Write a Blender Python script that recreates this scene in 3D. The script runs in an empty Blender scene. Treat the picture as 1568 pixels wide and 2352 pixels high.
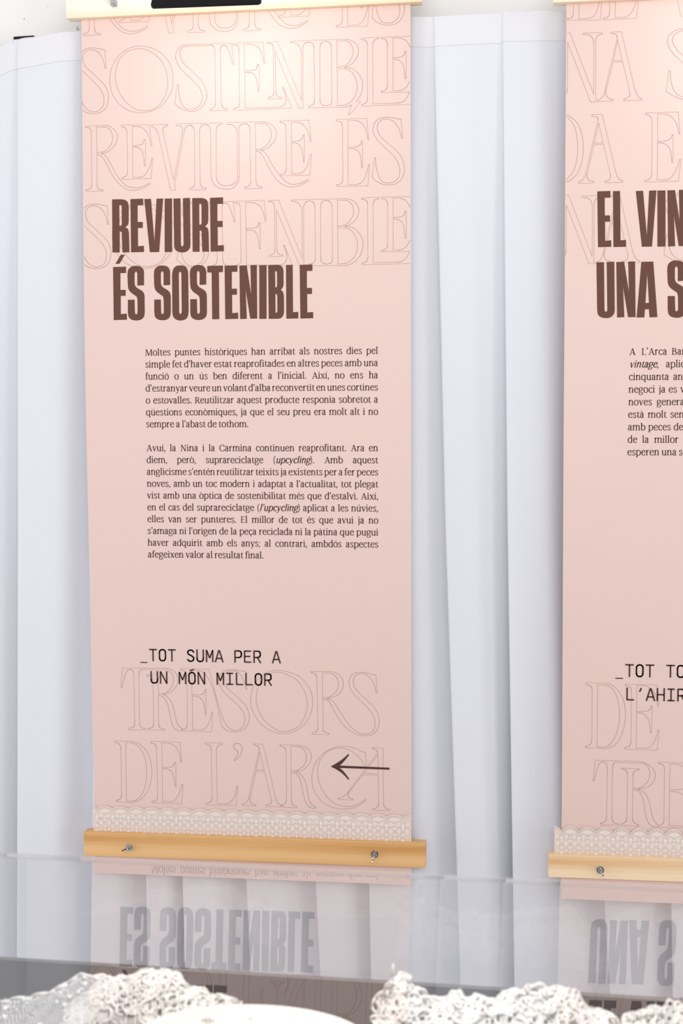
import bpy, bmesh, math, random
from mathutils import Vector, Matrix, Euler
from mathutils.geometry import tessellate_polygon

S = bpy.context.scene
COL = S.collection
rnd = random.Random(7)
Z0 = 1.58                      # eye height above the floor; local heights below are relative to the eye

# ------------------------------------------------------------------ camera
cam_d = bpy.data.cameras.new('camera')
cam_d.sensor_width = 36.0
cam_d.lens = 50.0
cam_d.clip_start = 0.05
cam = bpy.data.objects.new('camera', cam_d)
COL.objects.link(cam)
_r = Vector((0.99318396, 0.11649983, -0.00366094))
_u = Vector((-0.00522452, 0.07587347, 0.99710377))
_f = Vector((-0.11644018, 0.99028835, -0.07596497))
M4 = Matrix(((_r.x, _u.x, -_f.x, 0.90383736), (_r.y, _u.y, -_f.y, -2.99082978), (_r.z, _u.z, -_f.z, Z0), (0, 0, 0, 1)))
cam.matrix_world = M4
cam_d.dof.use_dof = True
cam_d.dof.focus_distance = 3.02
cam_d.dof.aperture_fstop = 9.0
S.camera = cam

# ------------------------------------------------------------------ world, room lamps, added fill lights, exposure
wd = bpy.data.worlds.new('room_daylight')
S.world = wd
wd.use_nodes = True
bg = wd.node_tree.nodes['Background']
bg.inputs[0].default_value = (0.925, 0.94, 1.0, 1)
bg.inputs[1].default_value = 0.92

def area(name, loc, rot, sx, sy, energy, color):
    d = bpy.data.lights.new(name, 'AREA')
    d.shape = 'RECTANGLE'; d.size = sx; d.size_y = sy; d.energy = energy; d.color = color
    o = bpy.data.objects.new(name, d); COL.objects.link(o)
    o.location = loc; o.rotation_euler = rot
    return o
area('ceiling_light', (0.9, -2.1, 3.1), (math.radians(28), 0, 0), 2.4, 1.4, 6, (1.0, 0.96, 0.92))
area('front_fill_light', (0.8, -4.1, 2.35), (math.radians(78), 0, 0), 3.4, 1.3, 56, (1.0, 0.965, 0.925))  # added fill from behind the camera, lifts the lower curtain
area('left_fill_light', (-2.5, -1.6, 0.95), (math.radians(90), 0, math.radians(-63)), 1.3, 1.5, 17, (0.97, 0.98, 1.0))  # added low fill from the left for the foot of the curtain
area('right_fill_light', (3.9, -1.8, 0.95), (math.radians(90), 0, math.radians(60)), 1.3, 1.5, 15, (1.0, 0.98, 0.96))  # weaker added fill from the right, evens out the left one
sp = bpy.data.lights.new('case_spot', 'SPOT'); sp.energy = 300; sp.spot_size = math.radians(40); sp.spot_blend = 0.6; sp.shadow_soft_size = 0.06; sp.color = (1.0, 0.97, 0.93)
so = bpy.data.objects.new('case_spot', sp); COL.objects.link(so); so.location = (0.95, -2.35, 3.0); so.rotation_euler = (math.radians(12), 0, 0)
FLOOD = 10.4

S.view_settings.view_transform = 'Standard'
S.view_settings.look = 'None'
S.view_settings.gamma = 1.0
S.view_settings.use_curve_mapping = False
S.view_settings.exposure = -0.27
S.cycles.max_bounces = 12
S.cycles.transparent_max_bounces = 24
S.cycles.glossy_bounces = 6

# ------------------------------------------------------------------ materials
def srgb(r, g, b):
    def c(x):
        x /= 255.0
        return x / 12.92 if x <= 0.04045 else ((x + 0.055) / 1.055) ** 2.4
    return (c(r), c(g), c(b), 1)

class NT:
    def __init__(s, name):
        s.m = bpy.data.materials.new(name); s.m.use_nodes = True
        s.t = s.m.node_tree; s.n = s.t.nodes; s.l = s.t.links
        s.b = s.n['Principled BSDF']; s.out = s.n['Material Output']
    def add(s, typ, **kw):
        n = s.n.new(typ)
        for k, v in kw.items(): setattr(n, k, v)
        return n
    def link(s, a, b): s.l.new(a, b)

def simple(name, col, rough=0.6, metal=0.0, spec=0.3):
    w = NT(name)
    w.b.inputs['Base Color'].default_value = col
    w.b.inputs['Roughness'].default_value = rough
    w.b.inputs['Metallic'].default_value = metal
    w.b.inputs['Specular IOR Level'].default_value = spec
    return w.m

def fabric(name, col, scale=900, bump=0.15, rough=0.85, trans=0.0, mottle=0.03):
    w = NT(name)
    tc = w.add('ShaderNodeTexCoord')
    n1 = w.add('ShaderNodeTexNoise'); n1.inputs['Scale'].default_value = scale; n1.inputs['Detail'].default_value = 2
    w.link(tc.outputs['Object'], n1.inputs['Vector'])
    n2 = w.add('ShaderNodeTexNoise'); n2.inputs['Scale'].default_value = 4.0; n2.inputs['Detail'].default_value = 3
    w.link(tc.outputs['Object'], n2.inputs['Vector'])
    mx = w.add('ShaderNodeMix', data_type='RGBA')
    mx.inputs['A'].default_value = tuple(c * (1 - mottle) for c in col[:3]) + (1,)
    mx.inputs['B'].default_value = tuple(min(1, c * (1 + mottle)) for c in col[:3]) + (1,)
    w.link(n2.outputs['Fac'], mx.inputs['Factor'])
    w.link(mx.outputs['Result'], w.b.inputs['Base Color'])
    bp = w.add('ShaderNodeBump'); bp.inputs['Strength'].default_value = bump; bp.inputs['Distance'].default_value = 0.0006
    w.link(n1.outputs['Fac'], bp.inputs['Height']); w.link(bp.outputs['Normal'], w.b.inputs['Normal'])
    w.b.inputs['Roughness'].default_value = rough
    w.b.inputs['Specular IOR Level'].default_value = 0.15
    if trans > 0:
        tr = w.add('ShaderNodeBsdfTranslucent'); tr.inputs['Color'].default_value = col
        ms = w.add('ShaderNodeMixShader'); ms.inputs[0].default_value = trans
        w.link(w.b.outputs[0], ms.inputs[1]); w.link(tr.outputs[0], ms.inputs[2]); w.link(ms.outputs[0], w.out.inputs[0])
    return w.m

def pine(name, light, dark, knots=0.0):
    w = NT(name)
    tc = w.add('ShaderNodeTexCoord')
    mp = w.add('ShaderNodeMapping'); mp.inputs['Scale'].default_value = (0.7, 5, 11)
    w.link(tc.outputs['Object'], mp.inputs['Vector'])
    nz = w.add('ShaderNodeTexNoise'); nz.inputs['Scale'].default_value = 1.6; nz.inputs['Detail'].default_value = 5; nz.inputs['Distortion'].default_value = 0.6
    w.link(mp.outputs['Vector'], nz.inputs['Vector'])
    wv = w.add('ShaderNodeTexWave'); wv.wave_type = 'BANDS'; wv.bands_direction = 'Z'
    wv.inputs['Scale'].default_value = 0.55; wv.inputs['Distortion'].default_value = 3.0; wv.inputs['Detail'].default_value = 3; wv.inputs['Detail Scale'].default_value = 0.8
    w.link(mp.outputs['Vector'], wv.inputs['Vector'])
    fx = w.add('ShaderNodeMath', operation='MULTIPLY'); w.link(nz.outputs['Fac'], fx.inputs[0]); w.link(wv.outputs['Fac'], fx.inputs[1])
    m2 = w.add('ShaderNodeMapping'); m2.inputs['Scale'].default_value = (3, 60, 260)
    w.link(tc.outputs['Object'], m2.inputs['Vector'])
    n2 = w.add('ShaderNodeTexNoise'); n2.inputs['Scale'].default_value = 1.0; n2.inputs['Detail'].default_value = 4
    w.link(m2.outputs['Vector'], n2.inputs['Vector'])
    f2 = w.add('ShaderNodeMath', operation='MULTIPLY_ADD'); f2.inputs[1].default_value = 0.45; w.link(n2.outputs['Fac'], f2.inputs[0]); w.link(fx.outputs[0], f2.inputs[2])
    f3 = w.add('ShaderNodeMath', operation='SUBTRACT'); f3.inputs[1].default_value = 0.17; w.link(f2.outputs[0], f3.inputs[0]); fx = f3
    rp = w.add('ShaderNodeValToRGB')
    rp.color_ramp.elements[0].position = 0.08; rp.color_ramp.elements[0].color = light
    rp.color_ramp.elements[1].position = 0.62; rp.color_ramp.elements[1].color = dark
    w.link(fx.outputs[0], rp.inputs[0]); w.link(rp.outputs[0], w.b.inputs['Base Color'])
    w.b.inputs['Roughness'].default_value = 0.5; w.b.inputs['Specular IOR Level'].default_value = 0.3
    return w.m

M = {}
M['wall'] = fabric('white_wall_paint', srgb(250, 248, 244), 300, 0.08, 0.8)
M['floor'] = fabric('grey_floor_coating', srgb(230, 228, 225), 60, 0.1, 0.5)
M['curtain'] = fabric('white_curtain_cloth', (0.788, 0.795, 0.842, 1), 1400, 0.10, 0.9, 0.0, 0.015)
M['hem'] = fabric('white_hem_cloth', (0.81, 0.808, 0.832, 1), 1400, 0.10, 0.9, 0.0, 0.01)
M['vinyl'] = fabric('pink_banner_print', (0.81, 0.605, 0.545, 1), 1500, 0.05, 0.50, 0.0, 0.01)
M['vinyl'].node_tree.nodes['Principled BSDF'].inputs['Specular IOR Level'].default_value = 0.5
M['brown'] = simple('brown_ink', srgb(84, 50, 42), 0.6)
M['heavybrown'] = fabric('brown_heading_ink', srgb(108, 74, 64), 2500, 0.1, 0.7, 0.0, 0.03)
M['dark'] = simple('dark_brown_ink', srgb(80, 52, 45), 0.6)
M['line'] = simple('copper_line_ink', (0.60, 0.36, 0.285, 1), 0.6)
M['pine_lamplit'] = pine('lamplit_pine', srgb(255, 245, 228), srgb(250, 218, 176))  # top bars: floodlight overexposure put into the wood colour
M['pine_orange'] = pine('honey_pine', srgb(240, 194, 136), srgb(214, 156, 92))
M['pine_cream'] = pine('light_pine', srgb(253, 226, 188), srgb(232, 184, 130))
M['steel'] = simple('zinc_plated_steel', (0.50, 0.52, 0.53, 1), 0.25, 1.0)
M['black'] = fabric('black_powder_coat', (0.012, 0.011, 0.011, 1), 2500, 0.2, 0.6)
M['blacktape'] = simple('black_hook_tape', (0.02, 0.018, 0.016, 1), 0.8)
M['pencil'] = simple('blue_grey_pencil', (0.45, 0.52, 0.68, 1), 0.8)
M['mark'] = simple('dark_speck', (0.12, 0.11, 0.10, 1), 0.8)
M['smudge'] = simple('yellow_scuff', (0.80, 0.70, 0.50, 1), 0.8)
M['tablecloth'] = fabric('dark_table_cloth', (0.012, 0.012, 0.013, 1), 800, 0.2, 0.95)
M['tablecloth'].node_tree.nodes['Principled BSDF'].inputs['Specular IOR Level'].default_value = 0.05
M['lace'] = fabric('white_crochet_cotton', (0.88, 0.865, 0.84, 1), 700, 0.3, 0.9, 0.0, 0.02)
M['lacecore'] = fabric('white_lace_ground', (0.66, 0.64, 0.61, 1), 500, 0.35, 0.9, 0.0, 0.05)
M['cream'] = fabric('cream_cotton_band', (0.88, 0.85, 0.79, 1), 700, 0.2, 0.9, 0.0, 0.02)
M['trim'] = fabric('ecru_lace_thread', (0.87, 0.765, 0.69, 1), 900, 0.3, 0.9, 0.0, 0.04)
M['trimlight'] = fabric('pale_lace_thread', (0.89, 0.81, 0.745, 1), 900, 0.3, 0.9, 0.0, 0.03)
M['red'] = simple('red_embroidery_thread', srgb(196, 120, 112), 0.8)

def net_mat(name, col, scale, cover):
    w = NT(name)
    tc = w.add('ShaderNodeTexCoord')
    fac = None
    for ang in (0.785, -0.785):
        mp = w.add('ShaderNodeMapping'); mp.inputs['Rotation'].default_value = (0, ang, 0)
        w.link(tc.outputs['Object'], mp.inputs['Vector'])
        wv = w.add('ShaderNodeTexWave'); wv.bands_direction = 'X'; wv.inputs['Scale'].default_value = scale
        w.link(mp.outputs['Vector'], wv.inputs['Vector'])
        g = w.add('ShaderNodeMath', operation='GREATER_THAN'); g.inputs[1].default_value = 1 - cover
        w.link(wv.outputs['Fac'], g.inputs[0])
        if fac is None: fac = g
        else:
            mx = w.add('ShaderNodeMath', operation='MAXIMUM'); w.link(fac.outputs[0], mx.inputs[0]); w.link(g.outputs[0], mx.inputs[1]); fac = mx
    tr = w.add('ShaderNodeBsdfTransparent')
    ms = w.add('ShaderNodeMixShader')
    w.b.inputs['Base Color'].default_value = col; w.b.inputs['Roughness'].default_value = 0.9
    w.link(fac.outputs[0], ms.inputs[0]); w.link(tr.outputs[0], ms.inputs[1]); w.link(w.b.outputs[0], ms.inputs[2]); w.link(ms.outputs[0], w.out.inputs[0])
    return w.m
M['trimnet'] = net_mat('ecru_lace_net', (0.86, 0.725, 0.65, 1), 150, 0.88)
M['tulle'] = net_mat('sheer_white_tulle', (0.86, 0.86, 0.86, 1), 160, 0.13)

def acrylic(name, double):
    w = NT(name)
    fr = w.add('ShaderNodeFresnel'); fr.inputs['IOR'].default_value = 1.49
    tr = w.add('ShaderNodeBsdfTransparent'); tr.inputs['Color'].default_value = (0.985, 0.985, 0.985, 1)
    gl = w.add('ShaderNodeBsdfGlossy'); gl.inputs['Roughness'].default_value = 0.0
    ms = w.add('ShaderNodeMixShader')
    if double:       # both faces of the sheet together: 2R / (1 + R)
        a = w.add('ShaderNodeMath', operation='MULTIPLY'); a.inputs[1].default_value = 2.0
        b = w.add('ShaderNodeMath', operation='ADD'); b.inputs[1].default_value = 1.0
        d = w.add('ShaderNodeMath', operation='DIVIDE')
        w.link(fr.outputs[0], a.inputs[0]); w.link(fr.outputs[0], b.inputs[0]); w.link(a.outputs[0], d.inputs[0]); w.link(b.outputs[0], d.inputs[1])
        w.link(d.outputs[0], ms.inputs[0])
    else:
        w.link(fr.outputs[0], ms.inputs[0])
    hz = w.add('ShaderNodeBsdfDiffuse'); hz.inputs['Color'].default_value = (0.9, 0.9, 0.9, 1)      # faint dust haze, also added to brighten what shows through the sheet
    mh = w.add('ShaderNodeMixShader'); mh.inputs[0].default_value = 0.022
    w.link(tr.outputs[0], mh.inputs[1]); w.link(hz.outputs[0], mh.inputs[2])
    w.link(mh.outputs[0], ms.inputs[1]); w.link(gl.outputs[0], ms.inputs[2]); w.link(ms.outputs[0], w.out.inputs[0])
    return w.m
M['sheet'] = acrylic('clear_acrylic_sheet', True)
def clear(name):
    w = NT(name)
    tr = w.add('ShaderNodeBsdfTransparent'); tr.inputs['Color'].default_value = (0.985, 0.985, 0.985, 1)
    w.link(tr.outputs[0], w.out.inputs[0]); return w.m
M['under'] = clear('clear_acrylic_underside')
def edge_mat():
    w = NT('frosted_acrylic_edge')
    tr = w.add('ShaderNodeBsdfTransparent'); df = w.add('ShaderNodeBsdfDiffuse'); df.inputs['Color'].default_value = (0.93, 0.92, 0.91, 1)
    tl = w.add('ShaderNodeBsdfTranslucent'); tl.inputs['Color'].default_value = (0.93, 0.92, 0.91, 1)
    m0 = w.add('ShaderNodeMixShader'); m0.inputs[0].default_value = 0.6
    w.link(df.outputs[0], m0.inputs[1]); w.link(tl.outputs[0], m0.inputs[2])
    ms = w.add('ShaderNodeMixShader'); ms.inputs[0].default_value = 0.42
    w.link(tr.outputs[0], ms.inputs[1]); w.link(m0.outputs[0], ms.inputs[2]); w.link(ms.outputs[0], w.out.inputs[0]); return w.m
M['edge'] = edge_mat()
def emis(name, col, s):
    w = NT(name); w.b.inputs['Emission Color'].default_value = col; w.b.inputs['Emission Strength'].default_value = s
    w.b.inputs['Base Color'].default_value = (0.8, 0.8, 0.8, 1); return w.m

# ------------------------------------------------------------------ builders
class MB:
    def __init__(s): s.v = []; s.f = []; s.mi = []
    def add(s, vs, fs, mi=0):
        o = len(s.v); s.v += [tuple(v) for v in vs]
        for f in fs: s.f.append(tuple(i + o for i in f)); s.mi.append(mi)
    def box(s, x0, y0, z0, x1, y1, z1, b=0.0, mi=0):
        bm = bmesh.new(); bmesh.ops.create_cube(bm, size=1)
        for v in bm.verts: v.co = Vector((x0 + (v.co.x + .5) * (x1 - x0), y0 + (v.co.y + .5) * (y1 - y0), z0 + (v.co.z + .5) * (z1 - z0)))
        if b > 0: bmesh.ops.bevel(bm, geom=bm.edges[:], offset=b, segments=2, affect='EDGES', profile=0.6)
        s.bm(bm, mi)
    def bm(s, bm, mi=0):
        bm.verts.index_update()
        s.add([v.co.copy() for v in bm.verts], [[v.index for v in f.verts] for f in bm.faces], mi); bm.free()
    def tube(s, pts, r, n=6, closed=False, mi=0):
        pts = [Vector(p) for p in pts]; N = len(pts); vs = []; fs = []
        up = Vector((0.13, 0.31, 0.94)).normalized()
        for i, p in enumerate(pts):
            a = pts[(i - 1) % N] if (closed or i > 0) else p
            b = pts[(i + 1) % N] if (closed or i < N - 1) else p
            t = (b - a); t = t.normalized() if t.length > 1e-9 else Vector((1, 0, 0))
            q = t.cross(up)
            if q.length < 1e-3: q = t.cross(Vector((1, 0, 0)))
            q.normalize(); w = q.cross(t); rr = r[i] if isinstance(r, (list, tuple)) else r
            for k in range(n):
                an = 2 * math.pi * k / n; vs.append(p + (q * math.cos(an) + w * math.sin(an)) * rr)
        for i in range(N if closed else N - 1):
            j = (i + 1) % N
            for k in range(n): fs.append((i * n + k, i * n + (k + 1) % n, j * n + (k + 1) % n, j * n + k))
        if not closed:
            fs.append(tuple(range(n))[::-1]); fs.append(tuple((N - 1) * n + k for k in range(n)))
        s.add(vs, fs, mi)
    def build(s, name, mats, parent=None, smooth=False, origin=None):
        me = bpy.data.meshes.new(name)
        base = Vector((0, 0, 0))
        if parent is not None: base = world_loc(parent)
        elif origin is not None: base = Vector(origin)
        me.from_pydata([tuple(Vector(v) - base) for v in s.v], [], s.f)
        if not isinstance(mats, (list, tuple)): mats = [mats]
        for m in mats: me.materials.append(m)
        if len(mats) > 1: me.polygons.foreach_set('material_index', s.mi)
        if smooth: me.polygons.foreach_set('use_smooth', [True] * len(me.polygons))
        me.update()
        o = bpy.data.objects.new(name, me); COL.objects.link(o)
        if parent is not None: o.parent = parent
        else: o.location = base
        return o
def world_loc(o):
    v = Vector(o.location)
    while o.parent: o = o.parent; v += Vector(o.location)
    return v
def empty(name, loc):
    o = bpy.data.objects.new(name, None); COL.objects.link(o); o.location = loc; o.empty_display_size = 0.1; return o
def tag(o, label, cat, group=None):
    o['label'] = label; o['category'] = cat
    if group: o['group'] = group
    return o
def struct(o): o['kind'] = 'structure'; return o
def lerp(a, b, t): return a + (b - a) * t
def interp(tab, x):
    if x <= tab[0][0]: return tab[0][1]
    for (a, va), (b, vb) in zip(tab, tab[1:]):
        if x <= b: return lerp(va, vb, (x - a) / (b - a))
    return tab[-1][1]

# path strings: 'u,v' smooth points, 'u,v*' corners, tenths of a millimetre; '|' open, '-' hole
def parse(p):
    op = p.startswith('|'); hole = p.startswith('-'); pts = []
    for t in p.lstrip('|-').split():
        c = t.endswith('*'); a, b = t.rstrip('*').split(',')
        pts.append((float(a) * 1e-4, float(b) * 1e-4, c))
    return pts, not op, hole
def cr(p0, p1, p2, p3, t):
    return tuple(0.5 * ((2 * b) + (-a + c) * t + (2 * a - 5 * b + 4 * c - d) * t * t + (-a + 3 * b - 3 * c + d) * t ** 3) for a, b, c, d in zip(p0, p1, p2, p3))
def sample(pts, closed, n=5):
    N = len(pts); out = []
    for i in range(N if closed else N - 1):
        a, b = pts[i], pts[(i + 1) % N]
        if a[2] and b[2]: out.append(a[:2]); continue
        pr = pts[(i - 1) % N] if (closed or i > 0) else a
        nx = pts[(i + 2) % N] if (closed or i < N - 2) else b
        p0 = a[:2] if a[2] else pr[:2]
        p3 = b[:2] if b[2] else nx[:2]
        for k in range(n): out.append(cr(p0, a[:2], b[:2], p3, k / n))
    if not closed: out.append(pts[-1][:2])
    return out

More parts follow.
